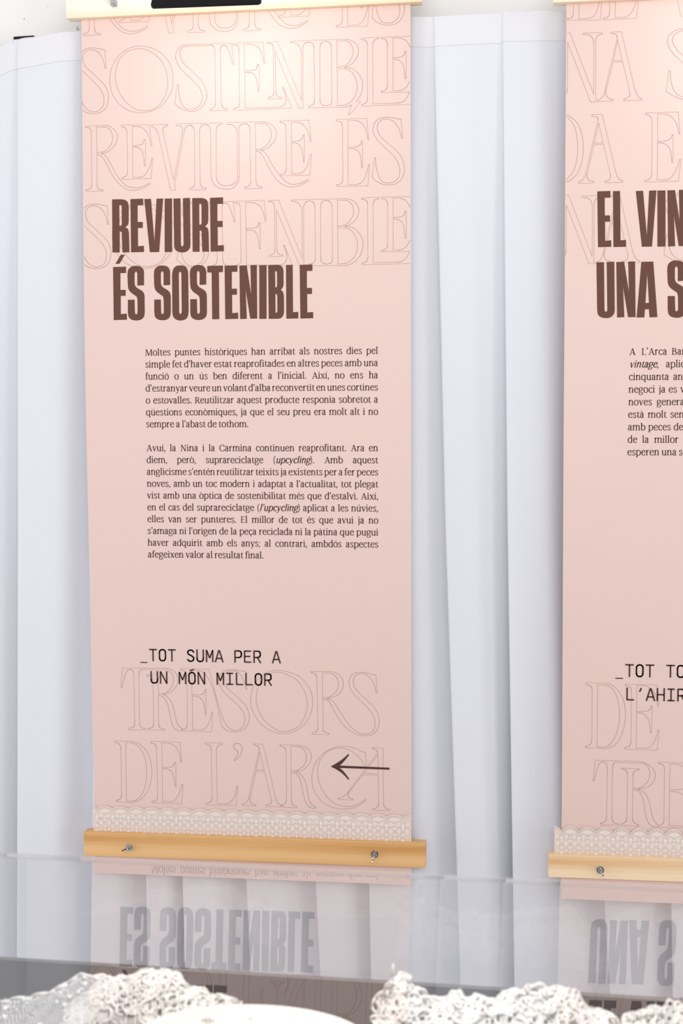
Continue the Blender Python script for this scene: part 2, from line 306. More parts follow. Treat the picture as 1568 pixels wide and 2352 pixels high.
# traced print of the banners (banner coordinates, tenths of a millimetre)
PRINT = {
 'row2': (
  '|25,7429 74,7478 150,7510 256,7518 346,7510 436,7488 524,7474* 550,7085* 526,7086* 514,7163 478,7279 420,7388 345,7452 233,7485 134,7459 65,7392 46,7314 62,7220 113,7124 217,7028* 440,6819 536,6701 580,6585 589,6455 560,6326 491,6227 384,6169 255,6154 127,6176 51,6210 3,6240',
  '|18,7063 170,6921* 348,6743 437,6632 483,6516 491,6414 469,6314 408,6236 324,6198 233,6193 143,6229 68,6303 24,6370 7,6428',
  '622,6850 671,7100 795,7305 947,7436 1128,7509 1323,7520 1517,7485 1694,7398 1849,7257 1951,7083 1993,6831 1960,6603 1868,6433 1739,6286 1558,6183 1295,6144 1078,6182 898,6273 750,6422 655,6612',
  '742,6875 768,7083 854,7281 991,7406 1142,7461 1292,7471 1441,7435 1589,7351 1722,7226 1824,7051 1873,6820 1855,6592 1771,6407 1649,6267 1513,6199 1356,6182 1198,6215 1035,6313 901,6453 799,6643',
  '2075,6706* 2105,6705* 2103,6584 2125,6441 2175,6296 2256,6207 2360,6179 2480,6209 2570,6285 2611,6398 2595,6527 2544,6636 2456,6739 2191,6990 2104,7114 2058,7229 2053,7315 2093,7421 2168,7490 2257,7515 2376,7519* 3249,7516* 3290,7086* 3267,7086* 3238,7193 3202,7314 3152,7430 3116,7473 3071,7482 3034,7469 3012,7420 3008,7356* 3012,6330* 3022,6258 3058,6200 3140,6176* 3139,6143* 2773,6143* 2774,6179* 2851,6206 2884,6255 2892,6319* 2890,7374* 2879,7446 2842,7482 2798,7488* 2346,7488* 2257,7480 2182,7447 2144,7369 2148,7298 2179,7204 2260,7102 2561,6814 2663,6661 2706,6496 2689,6367 2614,6248 2509,6165 2367,6143 2211,6180 2108,6240 2022,6314*',
  '3278,7515* 3910,7523* 3951,7085* 3929,7086* 3908,7200 3865,7329 3799,7423 3719,7468 3631,7484* 3513,7488* 3516,6945* 3685,6951 3759,6978 3789,7026 3796,7064* 3821,7068* 3821,6514* 3799,6514* 3789,6650 3765,6778 3721,6865 3655,6903 3567,6912 3520,6911* 3521,6180* 3773,6180* 4214,6180 4317,6201 4368,6256 4386,6320 4380,6405 4355,6491 4312,6581* 4334,6584* 4507,6153* 3773,6145* 3280,6144* 3280,6177* 3362,6199 3399,6248 3407,6312* 3402,7372* 3388,7436 3359,7473 3278,7481*',
  '5105,7360* 5120,7437 5156,7478 5222,7493 5287,7477 5330,7430 5348,7366* 5352,6293* 5340,6230 5303,6192 5223,6180 5150,6202 5110,6250 5103,6314*',
  '5461,7496* 5620,7491* 5693,7470 5757,7409 5798,7303 5786,7183 5727,7073 5633,6991 5532,6962 5459,6954*',
  '5466,6923* 5618,6921* 5691,6905 5785,6831 5849,6717 5881,6575 5863,6434 5805,6309 5703,6219 5601,6184 5468,6176*',
  '|6978,6163* 5977,6153* 5977,6185* 6048,6207 6084,6247 6097,6300* 6093,7406* 6081,7454 6051,7490 5972,7501* 5972,7530* 6333,7543* 6333,7510* 6263,7495 6220,7449 6208,7390* 6209,6194* 6672,6195* 6757,6199 6841,6226 6914,6301 6962,6415* 6385,6414* 6386,6443* 6455,6462 6497,6502 6512,6573* 6513,7392* 6498,7446 6468,7488 6387,7512* 6387,7538* 6978,7538*',
  '|6978,7313 6950,7378 6902,7444 6842,7488 6769,7508* 6625,7512* 6627,7114* 6733,7118 6817,7141 6860,7181 6874,7240* 6899,7239* 6899,6685* 6871,6686* 6865,6810 6841,6940 6793,7030 6721,7074 6627,7086* 6626,6448* 6757,6447* 6841,6469 6914,6531 6974,6642',
 ),
 'row2only': (
  '4007,7515* 4217,7523* 4713,6304* 4712,7274* 4698,7359 4647,7438 4574,7479 4491,7493* 4491,7518* 5606,7524* 5707,7512 5808,7464 5880,7384 5909,7285 5887,7166 5821,7063 5734,6995 5618,6953* 5734,6939 5835,6886 5929,6785 5979,6685 5996,6571 5971,6431 5921,6326 5858,6248* 5952,6245* 5724,5985* 5685,5986* 5771,6189* 5703,6159 5601,6144* 4866,6150* 4866,6182* 4946,6208 4983,6254 4991,6317* 4984,7364* 4975,7421 4946,7464 4880,7490 4808,7475 4764,7434 4749,7371* 4745,6149* 4654,6149* 4167,7326* 4173,6497* 4187,6432 4223,6396 4297,6379* 4296,6354* 4013,6352* 4013,6384* 4077,6400 4121,6441 4132,6498* 4128,7405* 4114,7455 4078,7485 4007,7494*',
 ),
 'row4only': (
  '4007,7515* 4217,7523* 4713,6304* 4712,7274* 4698,7359 4647,7438 4574,7479 4491,7493* 4491,7518* 5606,7524* 5707,7512 5808,7464 5880,7384 5909,7285 5887,7166 5821,7063 5734,6995 5618,6953* 5734,6939 5835,6886 5929,6785 5979,6685 5996,6571 5971,6431 5921,6326 5819,6216 5703,6159 5601,6144* 4866,6150* 4866,6182* 4946,6208 4983,6254 4991,6317* 4984,7364* 4975,7421 4946,7464 4880,7490 4808,7475 4764,7434 4749,7371* 4745,6149* 4654,6149* 4167,7326* 4173,6497* 4187,6432 4223,6396 4297,6379* 4296,6354* 4013,6352* 4013,6384* 4077,6400 4121,6441 4132,6498* 4128,7405* 4114,7455 4078,7485 4007,7494*',
 ),
 'row3': (
  '78,5900* 502,5903* 608,5882 705,5807 767,5711 769,5610 722,5495 645,5410 554,5355 417,5322* 484,5284 559,5195 639,5048 742,4857 846,4724 950,4634 1071,4591 1206,4588 1327,4619 1449,4679* 1459,4653* 1312,4576 1191,4542 1070,4533 934,4569 800,4667 696,4785 607,4932 519,5109 446,5227 386,5286 318,5305* 307,4677* 321,4619 351,4574 439,4558* 438,4532* 69,4533* 70,4568* 146,4586 185,4621 196,4679* 202,5762* 191,5820 153,5860 78,5871*',
  '317,5872* 472,5871* 562,5847 636,5773 664,5642 647,5541 585,5441 493,5370 319,5331*',
  '857,5897* 1466,5891* 1517,5457* 1493,5458* 1469,5593 1419,5724 1345,5812 1255,5855 1097,5865* 1096,5467* 1219,5469 1295,5489 1338,5538 1346,5588* 1375,5588* 1371,5036* 1348,5036* 1338,5177 1308,5322 1249,5403 1174,5434 1096,5440* 1093,4798* 1240,4802* 1315,4822 1392,4900 1469,5043 1509,5194* 1528,5194* 1488,4768* 850,4770* 850,4804* 931,4824 969,4874 981,4924* 980,5757* 961,5815 924,5852 856,5865*',
  '1515,5887* 1867,5892* 1867,5863* 1795,5843 1761,5801 1756,5744* 1975,4721* 2183,5740* 2174,5802 2133,5846 2048,5858* 2048,5891* 3026,5892* 3025,5862* 2958,5846 2913,5797 2901,5719* 2892,4784* 2909,4698 2968,4624 3049,4591 3161,4589 3250,4618 3325,4681 3348,4760* 3349,5664* 3328,5758 3284,5816 3218,5847 3129,5859* 3129,5892* 3882,5891* 3985,5877 4088,5817 4161,5729 4182,5629 4144,5501 4055,5396 3966,5334 3841,5304* 3907,5278 3995,5176 4082,5002 4159,4891 4264,4752 4358,4658 4451,4601 4551,4585 4663,4600 4757,4638 4845,4679* 4857,4656* 4745,4595 4639,4546 4510,4531 4392,4548 4263,4614 4146,4731 4022,4917 3935,5106 3862,5222 3804,5278 3738,5290* 3740,4665* 3754,4600 3791,4556 3864,4548* 3864,4516* 3504,4515* 3505,4548* 3576,4568 3618,4610 3626,4661* 3620,5729* 3609,5801 3572,5842 3514,5858 3440,5845 3395,5799 3387,5721* 3385,4774* 3370,4688 3302,4581 3205,4526 3086,4514 2967,4538 2864,4605 2798,4700 2781,4801* 2779,5736* 2765,5801 2728,5845 2669,5861 2595,5849 2557,5799 2544,5728* 2544,4662* 2558,4604 2595,4560 2674,4547* 2673,4515* 2310,4515* 2311,4552* 2386,4572 2424,4614 2432,4679* 2433,5745* 2415,5810 2386,5844 2341,5855 2282,5842 2236,5793 2213,5722* 1998,4645* 2021,4519* 1909,4519* 1658,5688* 1621,5776 1585,5827 1515,5858*',
  '3735,5857* 3897,5855* 3985,5827 4051,5746 4072,5632 4049,5511 3967,5406 3863,5339 3738,5318*',
  '4259,5895* 4865,5898* 4917,5462* 4891,5463* 4869,5583 4823,5710 4753,5802 4671,5850 4578,5866* 4496,5860* 4499,5469* 4622,5475 4693,5496 4734,5541 4746,5594* 4769,5597* 4766,5038* 4749,5038* 4738,5176 4703,5325 4645,5406 4587,5433 4499,5438* 4501,4801* 4642,4803* 4712,4822 4795,4900 4854,5036 4899,5200* 4923,5202* 4882,4769* 4265,4765* 4265,4797* 4336,4813 4377,4858 4387,4921* 4383,5755* 4366,5812 4331,5850 4259,5867*',
  '5442,5896* 6080,5900* 6121,5468* 6100,5469* 6080,5596 6043,5710 5985,5797 5916,5844 5846,5863* 5684,5865* 5684,5322* 5821,5321 5903,5340 5949,5378 5970,5448* 5990,5448* 5989,4894* 5965,4895* 5960,5043 5937,5168 5891,5243 5821,5282 5682,5294* 5687,4553* 5866,4555* 5959,4587 6029,4677 6075,4790 6119,4962* 6137,4961* 6100,4524* 5448,4520* 5448,4555* 5516,4568 5563,4613 5577,4675* 5576,5734* 5561,5802 5532,5843 5442,5864*',
  '6238,5093* 6265,5092* 6267,4956 6296,4808 6348,4670 6423,4589 6516,4570 6620,4584 6701,4634 6753,4718 6768,4820 6741,4945 6678,5071 6586,5176 6355,5397 6262,5512 6216,5615 6214,5717 6251,5818 6332,5884 6436,5909 6540,5912 6656,5892 6725,5874 6791,5866* 6825,5476* 6799,5476* 6771,5613 6713,5738 6632,5825 6540,5873 6471,5880 6379,5854 6315,5788 6297,5704 6320,5601 6384,5509 6470,5428 6724,5195 6816,5057 6863,4886 6845,4739 6782,4626 6678,4549 6527,4530 6388,4555 6272,4615 6189,4694*',
 ),
 'tres': (
  '699,-5734* 1669,-5717* 1758,-5734 1860,-5794 1919,-5873 1935,-5968 1908,-6086 1841,-6175 1751,-6250 1595,-6300* 1676,-6333 1749,-6412 1807,-6513 1849,-6689 1884,-6865 1927,-6967 1978,-7032 2015,-7053* 2082,-7037 2119,-6992 2132,-6933* 2129,-5906* 2119,-5818 2082,-5775 2001,-5750* 2002,-5721* 2620,-5724* 2764,-6288* 2849,-6594 2935,-6841 3021,-6978 3109,-7039 3204,-7052 3300,-7023 3366,-6948 3401,-6830 3390,-6714 3333,-6598 3246,-6498 2970,-6240 2883,-6125 2833,-6009 2834,-5907 2872,-5819 2960,-5751 3063,-5725 3165,-5723 3282,-5741 3428,-5762* 3451,-6147* 3428,-6148* 3404,-6027 3354,-5897 3282,-5804 3194,-5754 3107,-5753 3019,-5772 2945,-5832 2922,-5920 2936,-6007 2986,-6094 3073,-6180 3349,-6422 3450,-6566 3500,-6726 3477,-6873 3402,-7006 3299,-7070 3167,-7089 3050,-7073 2962,-7038 2889,-6974* 2784,-6449* 2721,-6216 2649,-6013 2577,-5890 2505,-5804 2431,-5768 2343,-5753 2245,-5754* 2238,-6292* 2430,-6285 2504,-6250 2534,-6169* 2549,-6168* 2547,-6725* 2528,-6725* 2515,-6572 2480,-6433 2414,-6354 2341,-6326 2245,-6321* 2247,-7062* 2436,-7055* 2525,-7027 2600,-6907 2676,-6659* 2698,-6659* 2661,-7094* 2014,-7090* 1918,-7085 1844,-7042 1786,-6941 1752,-6779 1717,-6589 1674,-6457 1616,-6371 1557,-6335 1491,-6325* 1492,-6962* 1503,-7013 1540,-7049 1622,-7059* 1621,-7087* 1253,-7090* 1253,-7061* 1332,-7040 1370,-6994 1378,-6950* 1379,-6023* 1370,-5949 1333,-5906 1249,-5900* 1249,-5868* 1541,-5866* 1541,-5895* 1511,-5925 1492,-5991 1490,-6035* 1496,-6292* 1588,-6283 1677,-6244 1767,-6162 1820,-6073 1836,-5970 1815,-5868 1757,-5796 1669,-5753* 1135,-5756* 1090,-5779 1067,-5830 1063,-5882* 1065,-6942* 1079,-7001 1116,-7045 1201,-7065* 1200,-7091* 824,-7100* 825,-7066* 907,-7042 945,-6997 957,-6945* 952,-5884* 941,-5811 912,-5770 860,-5761 800,-5799 753,-5902 714,-6036 682,-6166* 657,-6166*',
  '|2015,-7053* 2014,-7090*',
  '3528,-6389 3556,-6185 3630,-6008 3748,-5875 3895,-5778 4040,-5731 4171,-5722 4331,-5745 4529,-5808 4674,-5910 4779,-6040 4852,-6185 4884,-6384 4863,-6571 4796,-6745 4695,-6894 4521,-7025 4380,-7078 4234,-7096 4060,-7078 3885,-7002 3740,-6881 3624,-6723 3553,-6564',
  '3649,-6358 3673,-6168 3747,-5991 3865,-5851 3996,-5783 4127,-5762 4272,-5785 4402,-5851 4528,-5912 4634,-6042 4713,-6187 4759,-6346 4767,-6480 4729,-6653 4643,-6842 4522,-6965 4395,-7027 4264,-7056 4118,-7033 3973,-6949 3828,-6821 3727,-6662 3670,-6503',
  '4854,-5733* 5244,-5724* 5349,-5737 5454,-5795 5527,-5880 5550,-5972 5533,-6078 5473,-6186 5387,-6254 5195,-6315* 5281,-6342 5360,-6414 5452,-6558 5570,-6742 5688,-6898 5806,-7002 5925,-7059 6017,-7068 6122,-7041 6195,-6973 6228,-6846 6208,-6714 6150,-6596 6058,-6479 5835,-6271 5730,-6141 5675,-6009 5675,-5903 5718,-5810 5797,-5749 5915,-5727 6046,-5738 6164,-5769 6247,-5780* 6275,-6172* 6253,-6173* 6223,-6025 6151,-5881 6046,-5784 5928,-5756 5836,-5788 5777,-5855 5763,-5928 5783,-6034 5848,-6132 5966,-6249 6189,-6456 6281,-6606 6320,-6764 6300,-6911 6228,-7025 6122,-7094 6004,-7104 5846,-7081 5688,-7005 5543,-6875 5425,-6718 5333,-6547 5267,-6416 5215,-6357 5162,-6334 5102,-6333* 5102,-6965* 5112,-7018 5152,-7051 5229,-7066* 5228,-7100* 4864,-7100* 4864,-7068* 4946,-7049 4982,-7001 4991,-6955* 4979,-5850* 4959,-5804 4926,-5772 4854,-5764*',
  '5096,-5762* 5244,-5762* 5323,-5778 5402,-5856 5441,-5961 5427,-6081 5361,-6188 5268,-6263 5188,-6291 5100,-6297*',
  '503,-7352* 895,-7351* 1014,-7381 1132,-7467 1220,-7575 1292,-7751 1322,-7958 1316,-8136 1268,-8345 1184,-8511 1070,-8634 949,-8697 844,-8715* 514,-8710* 514,-8677* 590,-8655 628,-8602 637,-8542* 635,-7501* 617,-7442 587,-7406 502,-7381*',
  '745,-7383* 879,-7384* 968,-7411 1057,-7491 1137,-7622 1187,-7798 1203,-8006 1188,-8244 1132,-8453 1041,-8590 950,-8660 859,-8685* 747,-8676*',
  '1312,-7344* 1956,-7343* 1998,-7774* 1971,-7775* 1948,-7631 1897,-7499 1817,-7413 1714,-7374* 1555,-7375* 1558,-7912* 1692,-7907 1781,-7886 1819,-7841 1842,-7793* 1860,-7793* 1864,-8340* 1842,-8341* 1829,-8196 1794,-8049 1728,-7969 1647,-7945 1557,-7940* 1555,-8676* 1726,-8674* 1816,-8649 1907,-8520 1961,-8385 1995,-8280* 2018,-8280* 1979,-8708* 1315,-8711* 1316,-8679* 1398,-8661 1432,-8616 1444,-8563* 1437,-7496* 1423,-7437 1394,-7396 1312,-7378*',
  '2525,-7341* 2892,-7344* 2892,-7375* 2820,-7397 2779,-7438 2763,-7502* 2774,-8682* 2974,-8679* 3054,-8652 3135,-8554 3185,-8401 3205,-8283* 3230,-8283* 3190,-8717* 2529,-8716* 2529,-8681* 2606,-8658 2642,-8625 2655,-8576* 2654,-7489* 2644,-7433 2604,-7394 2525,-7372*',
  '3159,-7723* 3151,-7707* 3208,-7634 3244,-7554 3225,-7503 3170,-7468 3146,-7413 3179,-7356 3234,-7339 3290,-7362 3332,-7424 3323,-7520 3280,-7616 3223,-7682',
  '3584,-7335* 3790,-7344* 3935,-7949* 4058,-8519* 4097,-8614 4144,-8660 4192,-8678* 4247,-8657 4287,-8608 4299,-8544* 4295,-7479* 4279,-7432 4240,-7394 4164,-7376* 4165,-7343* 4587,-7349* 4697,-7374 4791,-7443 4845,-7545 4837,-7656 4773,-7784 4663,-7882 4505,-7934* 4599,-7979 4677,-8072 4716,-8150 4748,-8302 4780,-8490 4819,-8595 4873,-8662 4937,-8687* 4932,-8721* 4845,-8716 4779,-8678 4714,-8580 4674,-8439 4623,-8197 4591,-8074 4536,-7997 4473,-7959 4402,-7948* 4406,-8573* 4421,-8636 4453,-8675 4528,-8692* 4523,-8721* 3854,-8712* 3854,-8680* 3930,-8658 3970,-8601 3963,-8538* 3821,-7944* 3634,-7945* 3502,-8551* 3501,-8615 3541,-8670 3631,-8691* 3628,-8711* 3328,-8712* 3329,-8684* 3405,-8650 3454,-8577 3474,-8504* 3710,-7454* 3694,-7407 3663,-7381 3584,-7365*',
  '3722,-7513* 3817,-7913* 3639,-7909*',
  '|4165,-8679* 4161,-8714*',
  '|4209,-8677* 4206,-8712*',
  '4401,-7377* 4555,-7381* 4650,-7407 4720,-7500 4743,-7611 4711,-7738 4631,-7835 4521,-7906 4402,-7921*',
  '|6018,-7465* 5939,-7447 5807,-7390 5675,-7354 5530,-7347 5371,-7368 5211,-7439 5065,-7556 4945,-7720 4877,-7896 4856,-8071 4882,-8272 4968,-8444 5100,-8588 5259,-8677 5432,-8716 5617,-8716 5803,-8674 5936,-8590 6032,-8511* 6015,-8494* 5909,-8571 5777,-8642 5631,-8666 5472,-8644 5299,-8568 5154,-8425 5048,-8240 4989,-8054 4984,-7880 5024,-7704 5118,-7548 5238,-7445 5371,-7399 5516,-7391 5662,-7421 5807,-7510 5925,-7627 6004,-7759 6017,-7812*',
  '|6018,-7465* 6041,-7771*',
  '6167,-7355* 6402,-7366* 6408,-8563* 6421,-8629 6463,-8681 6536,-8699* 6536,-8726* 6173,-8726* 6173,-8697* 6253,-8674 6292,-8626 6303,-8579* 6293,-7958* 5961,-7954* 5658,-8357* 5638,-8411 5652,-8451 5691,-8483 5744,-8488* 5741,-8515* 5423,-8515* 5423,-8487* 5499,-8469 5579,-8406 5672,-8303* 6288,-7465* 6268,-7419 6229,-7393 6167,-7385*',
  '6291,-7511* 6293,-7931* 5990,-7919*',
 ),
 'arrow': (
  '5276,-7787* 5356,-7743 5462,-7673 5568,-7590 5648,-7510* 5668,-7530* 5608,-7609 5542,-7691 5462,-7769* 6537,-7787* 6537,-7831* 5462,-7820* 5541,-7891 5607,-7970 5669,-8059* 5646,-8076* 5567,-7984 5475,-7907 5369,-7843 5276,-7798*',
 ),
 'Rrow1': (
  '|10290,8123* 10287,7834* 10275,7774 10237,7741 10165,7732* 10168,7701* 10821,7682* 10856,8102*',
  '|10395,8119* 10402,7724* 10583,7720* 10675,7752 10750,7848 10824,8103*',
  '|11002,8097* 11010,7839* 10996,7764 10950,7728 10882,7715* 10885,7684* 11543,7687* 11575,8076*',
  '|11115,8093* 11122,7722* 11271,7712* 11363,7736 11468,7853 11549,8077*',
  '|12330,8049* 12411,7703* 12450,7701*',
 ),
 'Rrow2': (
  '|10154,7466* 10224,7448* 10708,6219* 10703,7227* 10679,7319 10632,7374 10570,7398 10490,7409* 10490,7436* 10865,7434* 10865,7404* 10793,7383 10755,7339 10737,7271* 10748,6065* 10645,6068* 10179,7259* 10182,6357* 10176,6295 10165,6250',
  '11038,7436* 11247,7437* 11517,6318* 11556,6210 11611,6132 11664,6103* 11665,6073* 11310,6075* 11309,6106* 11381,6126 11423,6176 11423,6244* 11281,6838* 11090,6844* 10953,6288* 10954,6212 10990,6142 11090,6106* 11090,6075* 10783,6067* 10783,6099* 10859,6130 10912,6213 10934,6304* 11164,7318* 11156,7364 11122,7395 11038,7409*',
  '11174,7265* 11270,6866* 11094,6872*',
  '12191,6636* 12218,6635* 12223,6510 12263,6327 12341,6188 12479,6115 12585,6120 12675,6178 12716,6268 12725,6359 12701,6496 12638,6604 12546,6713 12331,6909 12254,6995 12184,7103 12157,7195 12174,7308 12264,7403 12369,7445 12475,7452 12581,7430 12732,7405* 12768,7024* 12746,7024* 12713,7161 12659,7284 12582,7370 12491,7410 12400,7406 12302,7356 12253,7267 12267,7176 12344,7052 12452,6943 12651,6763 12760,6600 12808,6417 12787,6266 12706,6147 12601,6089 12464,6073 12296,6136 12140,6236*',
 ),
 'Rrow3': (
  '|10168,5824 10277,5760 10386,5649 10465,5478 10505,5261 10507,5061 10471,4831 10380,4632 10272,4526 10164,4474',
  '|10168,5778 10246,5714 10325,5589 10373,5419 10395,5202 10389,5002 10355,4802 10286,4649 10163,4521',
  '10675,5813* 10883,5815* 11151,4707* 11191,4583 11246,4505 11305,4480* 11300,4450* 10949,4449* 10949,4480* 11022,4502 11060,4555 11057,4617* 10915,5216* 10722,5214* 10589,4627* 10589,4565 10628,4510 10725,4481* 10725,4450* 10423,4450* 10423,4484* 10497,4513 10550,4597 10573,4689* 10799,5700* 10794,5738 10755,5770 10675,5784*',
  '10813,5642* 10907,5248* 10730,5245*',
  '11744,5820* 12387,5821* 12428,5387* 12409,5387* 12381,5521 12318,5660 12225,5754 12134,5786* 11981,5791* 11988,5248* 12126,5252 12217,5280 12262,5333 12272,5375* 12295,5375* 12295,4822* 12273,4823* 12264,4943 12235,5081 12157,5182 12065,5215 11989,5220* 11990,4484* 12151,4481* 12242,4506 12332,4619 12392,4756 12425,4882* 12451,4882* 12411,4449* 11749,4448* 11749,4479* 11830,4500 11867,4545 11879,4614* 11871,5671* 11844,5741 11806,5772 11745,5786*',
 ),
 'Rtres': (
  '10665,-5824* 11067,-5826* 11195,-5857 11342,-5995 11445,-6199 11484,-6479 11460,-6724 11372,-6989 11245,-7143 11118,-7203 10990,-7206* 10665,-7201* 10665,-7173* 10742,-7146 10787,-7088 10799,-7022* 10795,-5968* 10776,-5912 10739,-5879 10666,-5862*',
  '10907,-5867* 11068,-5865* 11178,-5914 11289,-6071 11346,-6295 11361,-6501 11341,-6727 11271,-6973 11172,-7117 11081,-7176 10904,-7176*',
  '11472,-5837* 12121,-5843* 12163,-6277* 12136,-6278* 12106,-6110 12050,-5981 11959,-5898 11850,-5863* 11710,-5866* 11711,-6412* 11838,-6410 11947,-6385 11992,-6337 12006,-6294* 12027,-6293* 12020,-6848* 11998,-6849* 11987,-6712 11949,-6563 11875,-6471 11802,-6444 11708,-6442* 11711,-7179* 11920,-7179* 12011,-7134 12100,-6991 12151,-6787* 12179,-6786* 12139,-7215* 11475,-7213* 11474,-7181* 11547,-7155 11592,-7106 11600,-7040* 11603,-5990* 11587,-5924 11556,-5888 11472,-5867*',
  '|12695,-7473* 12169,-7468* 12170,-7500* 12243,-7513 12279,-7550 12295,-7606* 12298,-8681* 12286,-8748 12250,-8796 12187,-8817* 12141,-8772 12094,-8707 12047,-8576 11999,-8350 11933,-8182 11859,-8099 11758,-8054* 11949,-8002 12057,-7914 12106,-7781 12090,-7668 11998,-7548 11851,-7476 11742,-7466* 10873,-7460* 10828,-7891* 10855,-7891* 10877,-7795 10912,-7643 10966,-7528 11020,-7492 11066,-7497 11103,-7543 11123,-7637* 11120,-8661* 11106,-8737 11061,-8786 10991,-8802* 10992,-8836* 11361,-8834* 11360,-8805* 11281,-8789 11244,-8743 11229,-8658* 11229,-7653* 11232,-7587 11250,-7530 11286,-7495* 11815,-7502* 11897,-7522 11971,-7605 12000,-7727 11974,-7841 11894,-7956 11785,-8025 11654,-8039* 11651,-7774* 11663,-7708 11708,-7659 11777,-7642* 11776,-7620* 11411,-7611* 11412,-7639* 11479,-7643 11516,-7674 11539,-7739* 11537,-8667* 11528,-8724 11492,-8773 11414,-8804* 11414,-8832* 11780,-8840* 11780,-8811* 11703,-8785 11665,-8729 11646,-8645* 11654,-8067* 11749,-8083 11814,-8147 11870,-8297 11910,-8523 11948,-8692 11995,-8786 12069,-8840 12178,-8846* 12715,-8850*',
  '|12696,-7554 12560,-7505* 12406,-7505* 12404,-8049* 12585,-8040 12703,-8013',
  '|12705,-8178 12659,-8132 12550,-8089 12405,-8083* 12405,-8807* 12714,-8812*',
 ),
 'head': (
  '634,4351* 837,4350* 912,4335 972,4291 995,4197* 990,3905* 974,3818 912,3759* 963,3730 986,3671 991,3598* 995,3232* 843,3233* 834,3584* 832,3658 790,3678* 782,3233* 624,3235*',
  '-789,4222* 829,4227 840,4192* 838,3848* 828,3804 785,3795*',
  '1033,4349* 1311,4353* 1309,4220* 1188,4220* 1183,3866* 1295,3865* 1293,3740* 1187,3741* 1184,3356* 1312,3364* 1313,3235* 1031,3231*',
  '1335,4344* 1480,4347* 1542,3443* 1600,4346* 1744,4348* 1642,3230* 1440,3228*',
  '1777,4345* 1937,4345* 1922,3225* 1762,3226*',
  '1967,4342* 2118,4344* 2115,3421* 2121,3357 2145,3339 2169,3362 2173,3420* 2172,4346* 2323,4349* 2321,3405* 2308,3303 2240,3231 2149,3212 2043,3233 1983,3291 1970,3407*',
  '2371,4343* 2565,4342* 2637,4327 2694,4283 2716,4189* 2713,3895* 2698,3807 2639,3749* 2688,3719 2711,3660 2716,3587* 2720,3219* 2575,3220* 2565,3573* 2563,3647 2523,3667* 2517,3220* 2367,3222*',
  '-2520,4213* 2558,4219 2569,4184* 2568,3838* 2559,3794 2518,3785*',
  '2753,4341* 3033,4346* 3032,4211* 2910,4212* 2907,3856* 3019,3855* 3018,3729* 2911,3730* 2910,3344* 3038,3351* 3040,3222* 2756,3219*',
  '632,2926* 917,2931* 915,2797* 791,2797* 785,2441* 900,2440* 898,2315* 790,2315* 786,1928* 917,1937* 918,1808* 629,1802*',
  '803,3182* 894,3183* 776,2995* 684,2993*',
  '1303,2534* 1157,2528* 1161,2778* 1146,2816 1125,2822 1106,2799 1100,2763* 1097,2587* 1111,2523 1156,2475 1261,2410 1306,2337 1310,2234* 1310,1969* 1290,1866 1222,1807 1131,1789 1025,1807 959,1866 942,1970* 946,2229* 1092,2229* 1094,1969* 1103,1931 1127,1919 1148,1940 1155,1984* 1155,2220* 1138,2293 1078,2337 1003,2396 959,2470 948,2588* 945,2764* 965,2867 1042,2931 1133,2945 1239,2924 1298,2851 1306,2748*',
  '1871,2532* 1729,2527* 1732,2776* 1718,2814 1697,2820 1679,2797 1672,2762* 1670,2586* 1684,2521 1728,2474 1831,2409 1874,2335 1879,2232* 1879,1967* 1859,1864 1793,1805 1704,1788 1600,1806 1535,1865 1519,1968* 1522,2227* 1665,2227* 1667,1968* 1676,1930 1700,1918 1721,1938 1727,1982* 1727,2218* 1711,2292 1652,2336 1578,2395 1535,2468 1524,2586* 1521,2762* 1540,2865 1615,2929 1704,2943 1808,2923 1866,2849 1874,2746*',
  '1916,2720* 1932,2837 1993,2919 2096,2939 2198,2918 2254,2842 2265,2733* 2265,1984* 2245,1866 2190,1802 2084,1778 1979,1808 1926,1873 1912,1985*',
  '-2061,2749* 2070,2796 2091,2807 2112,2793 2118,2749* 2117,1976* 2108,1931 2086,1917 2065,1932 2060,1976*',
  '2653,2530* 2510,2524* 2513,2774* 2498,2812 2478,2818 2460,2794 2453,2759* 2451,2583* 2465,2519 2509,2471 2613,2407 2657,2333 2661,2230* 2662,1965* 2643,1862 2576,1804 2487,1786 2382,1804 2317,1863 2301,1966* 2304,2225* 2447,2225* 2450,1966* 2458,1928 2482,1916 2503,1936 2510,1980* 2509,2216* 2492,2289 2433,2334 2360,2393 2316,2466 2305,2584* 2301,2760* 2320,2862 2396,2926 2485,2941 2589,2920 2647,2847 2655,2744*',
  '2678,2920* 3016,2924* 3015,2787* 2928,2785* 2927,1800* 2774,1797* 2772,2782* 2680,2783*',
  '3052,2918* 3326,2923* 3325,2789* 3206,2790* 3202,2434* 3313,2434* 3312,2308* 3207,2308* 3206,1922* 3332,1931* 3334,1802* 3056,1797*',
  '3371,2917* 3526,2920* 3616,2306* 3606,2922* 3743,2925* 3742,1801* 3593,1801* 3500,2414* 3519,1801* 3376,1796*',
  '3796,2916* 3951,2915* 3942,1795* 3787,1795*',
  '3986,2915* 4189,2918 4262,2897 4305,2833 4311,2746* 4312,2543* 4297,2456 4250,2399* 4296,2355 4316,2268* 4317,1948* 4299,1861 4240,1803 4151,1794* 3989,1794*',
  '-4132,2790* 4161,2787 4173,2747* 4174,2500* 4162,2457 4133,2451*',
  '-4134,2312* 4164,2306 4175,2268* 4176,1963* 4164,1922 4135,1919*',
  '4365,2914* 4507,2917* 4509,1927* 4619,1933* 4621,1796* 4366,1794*',
  '4657,2913* 4926,2918* 4925,2784* 4808,2785* 4806,2429* 4914,2429* 4914,2303* 4811,2304* 4812,1918* 4935,1927* 4937,1798* 4665,1793*',
 ),
 'Rhead': (
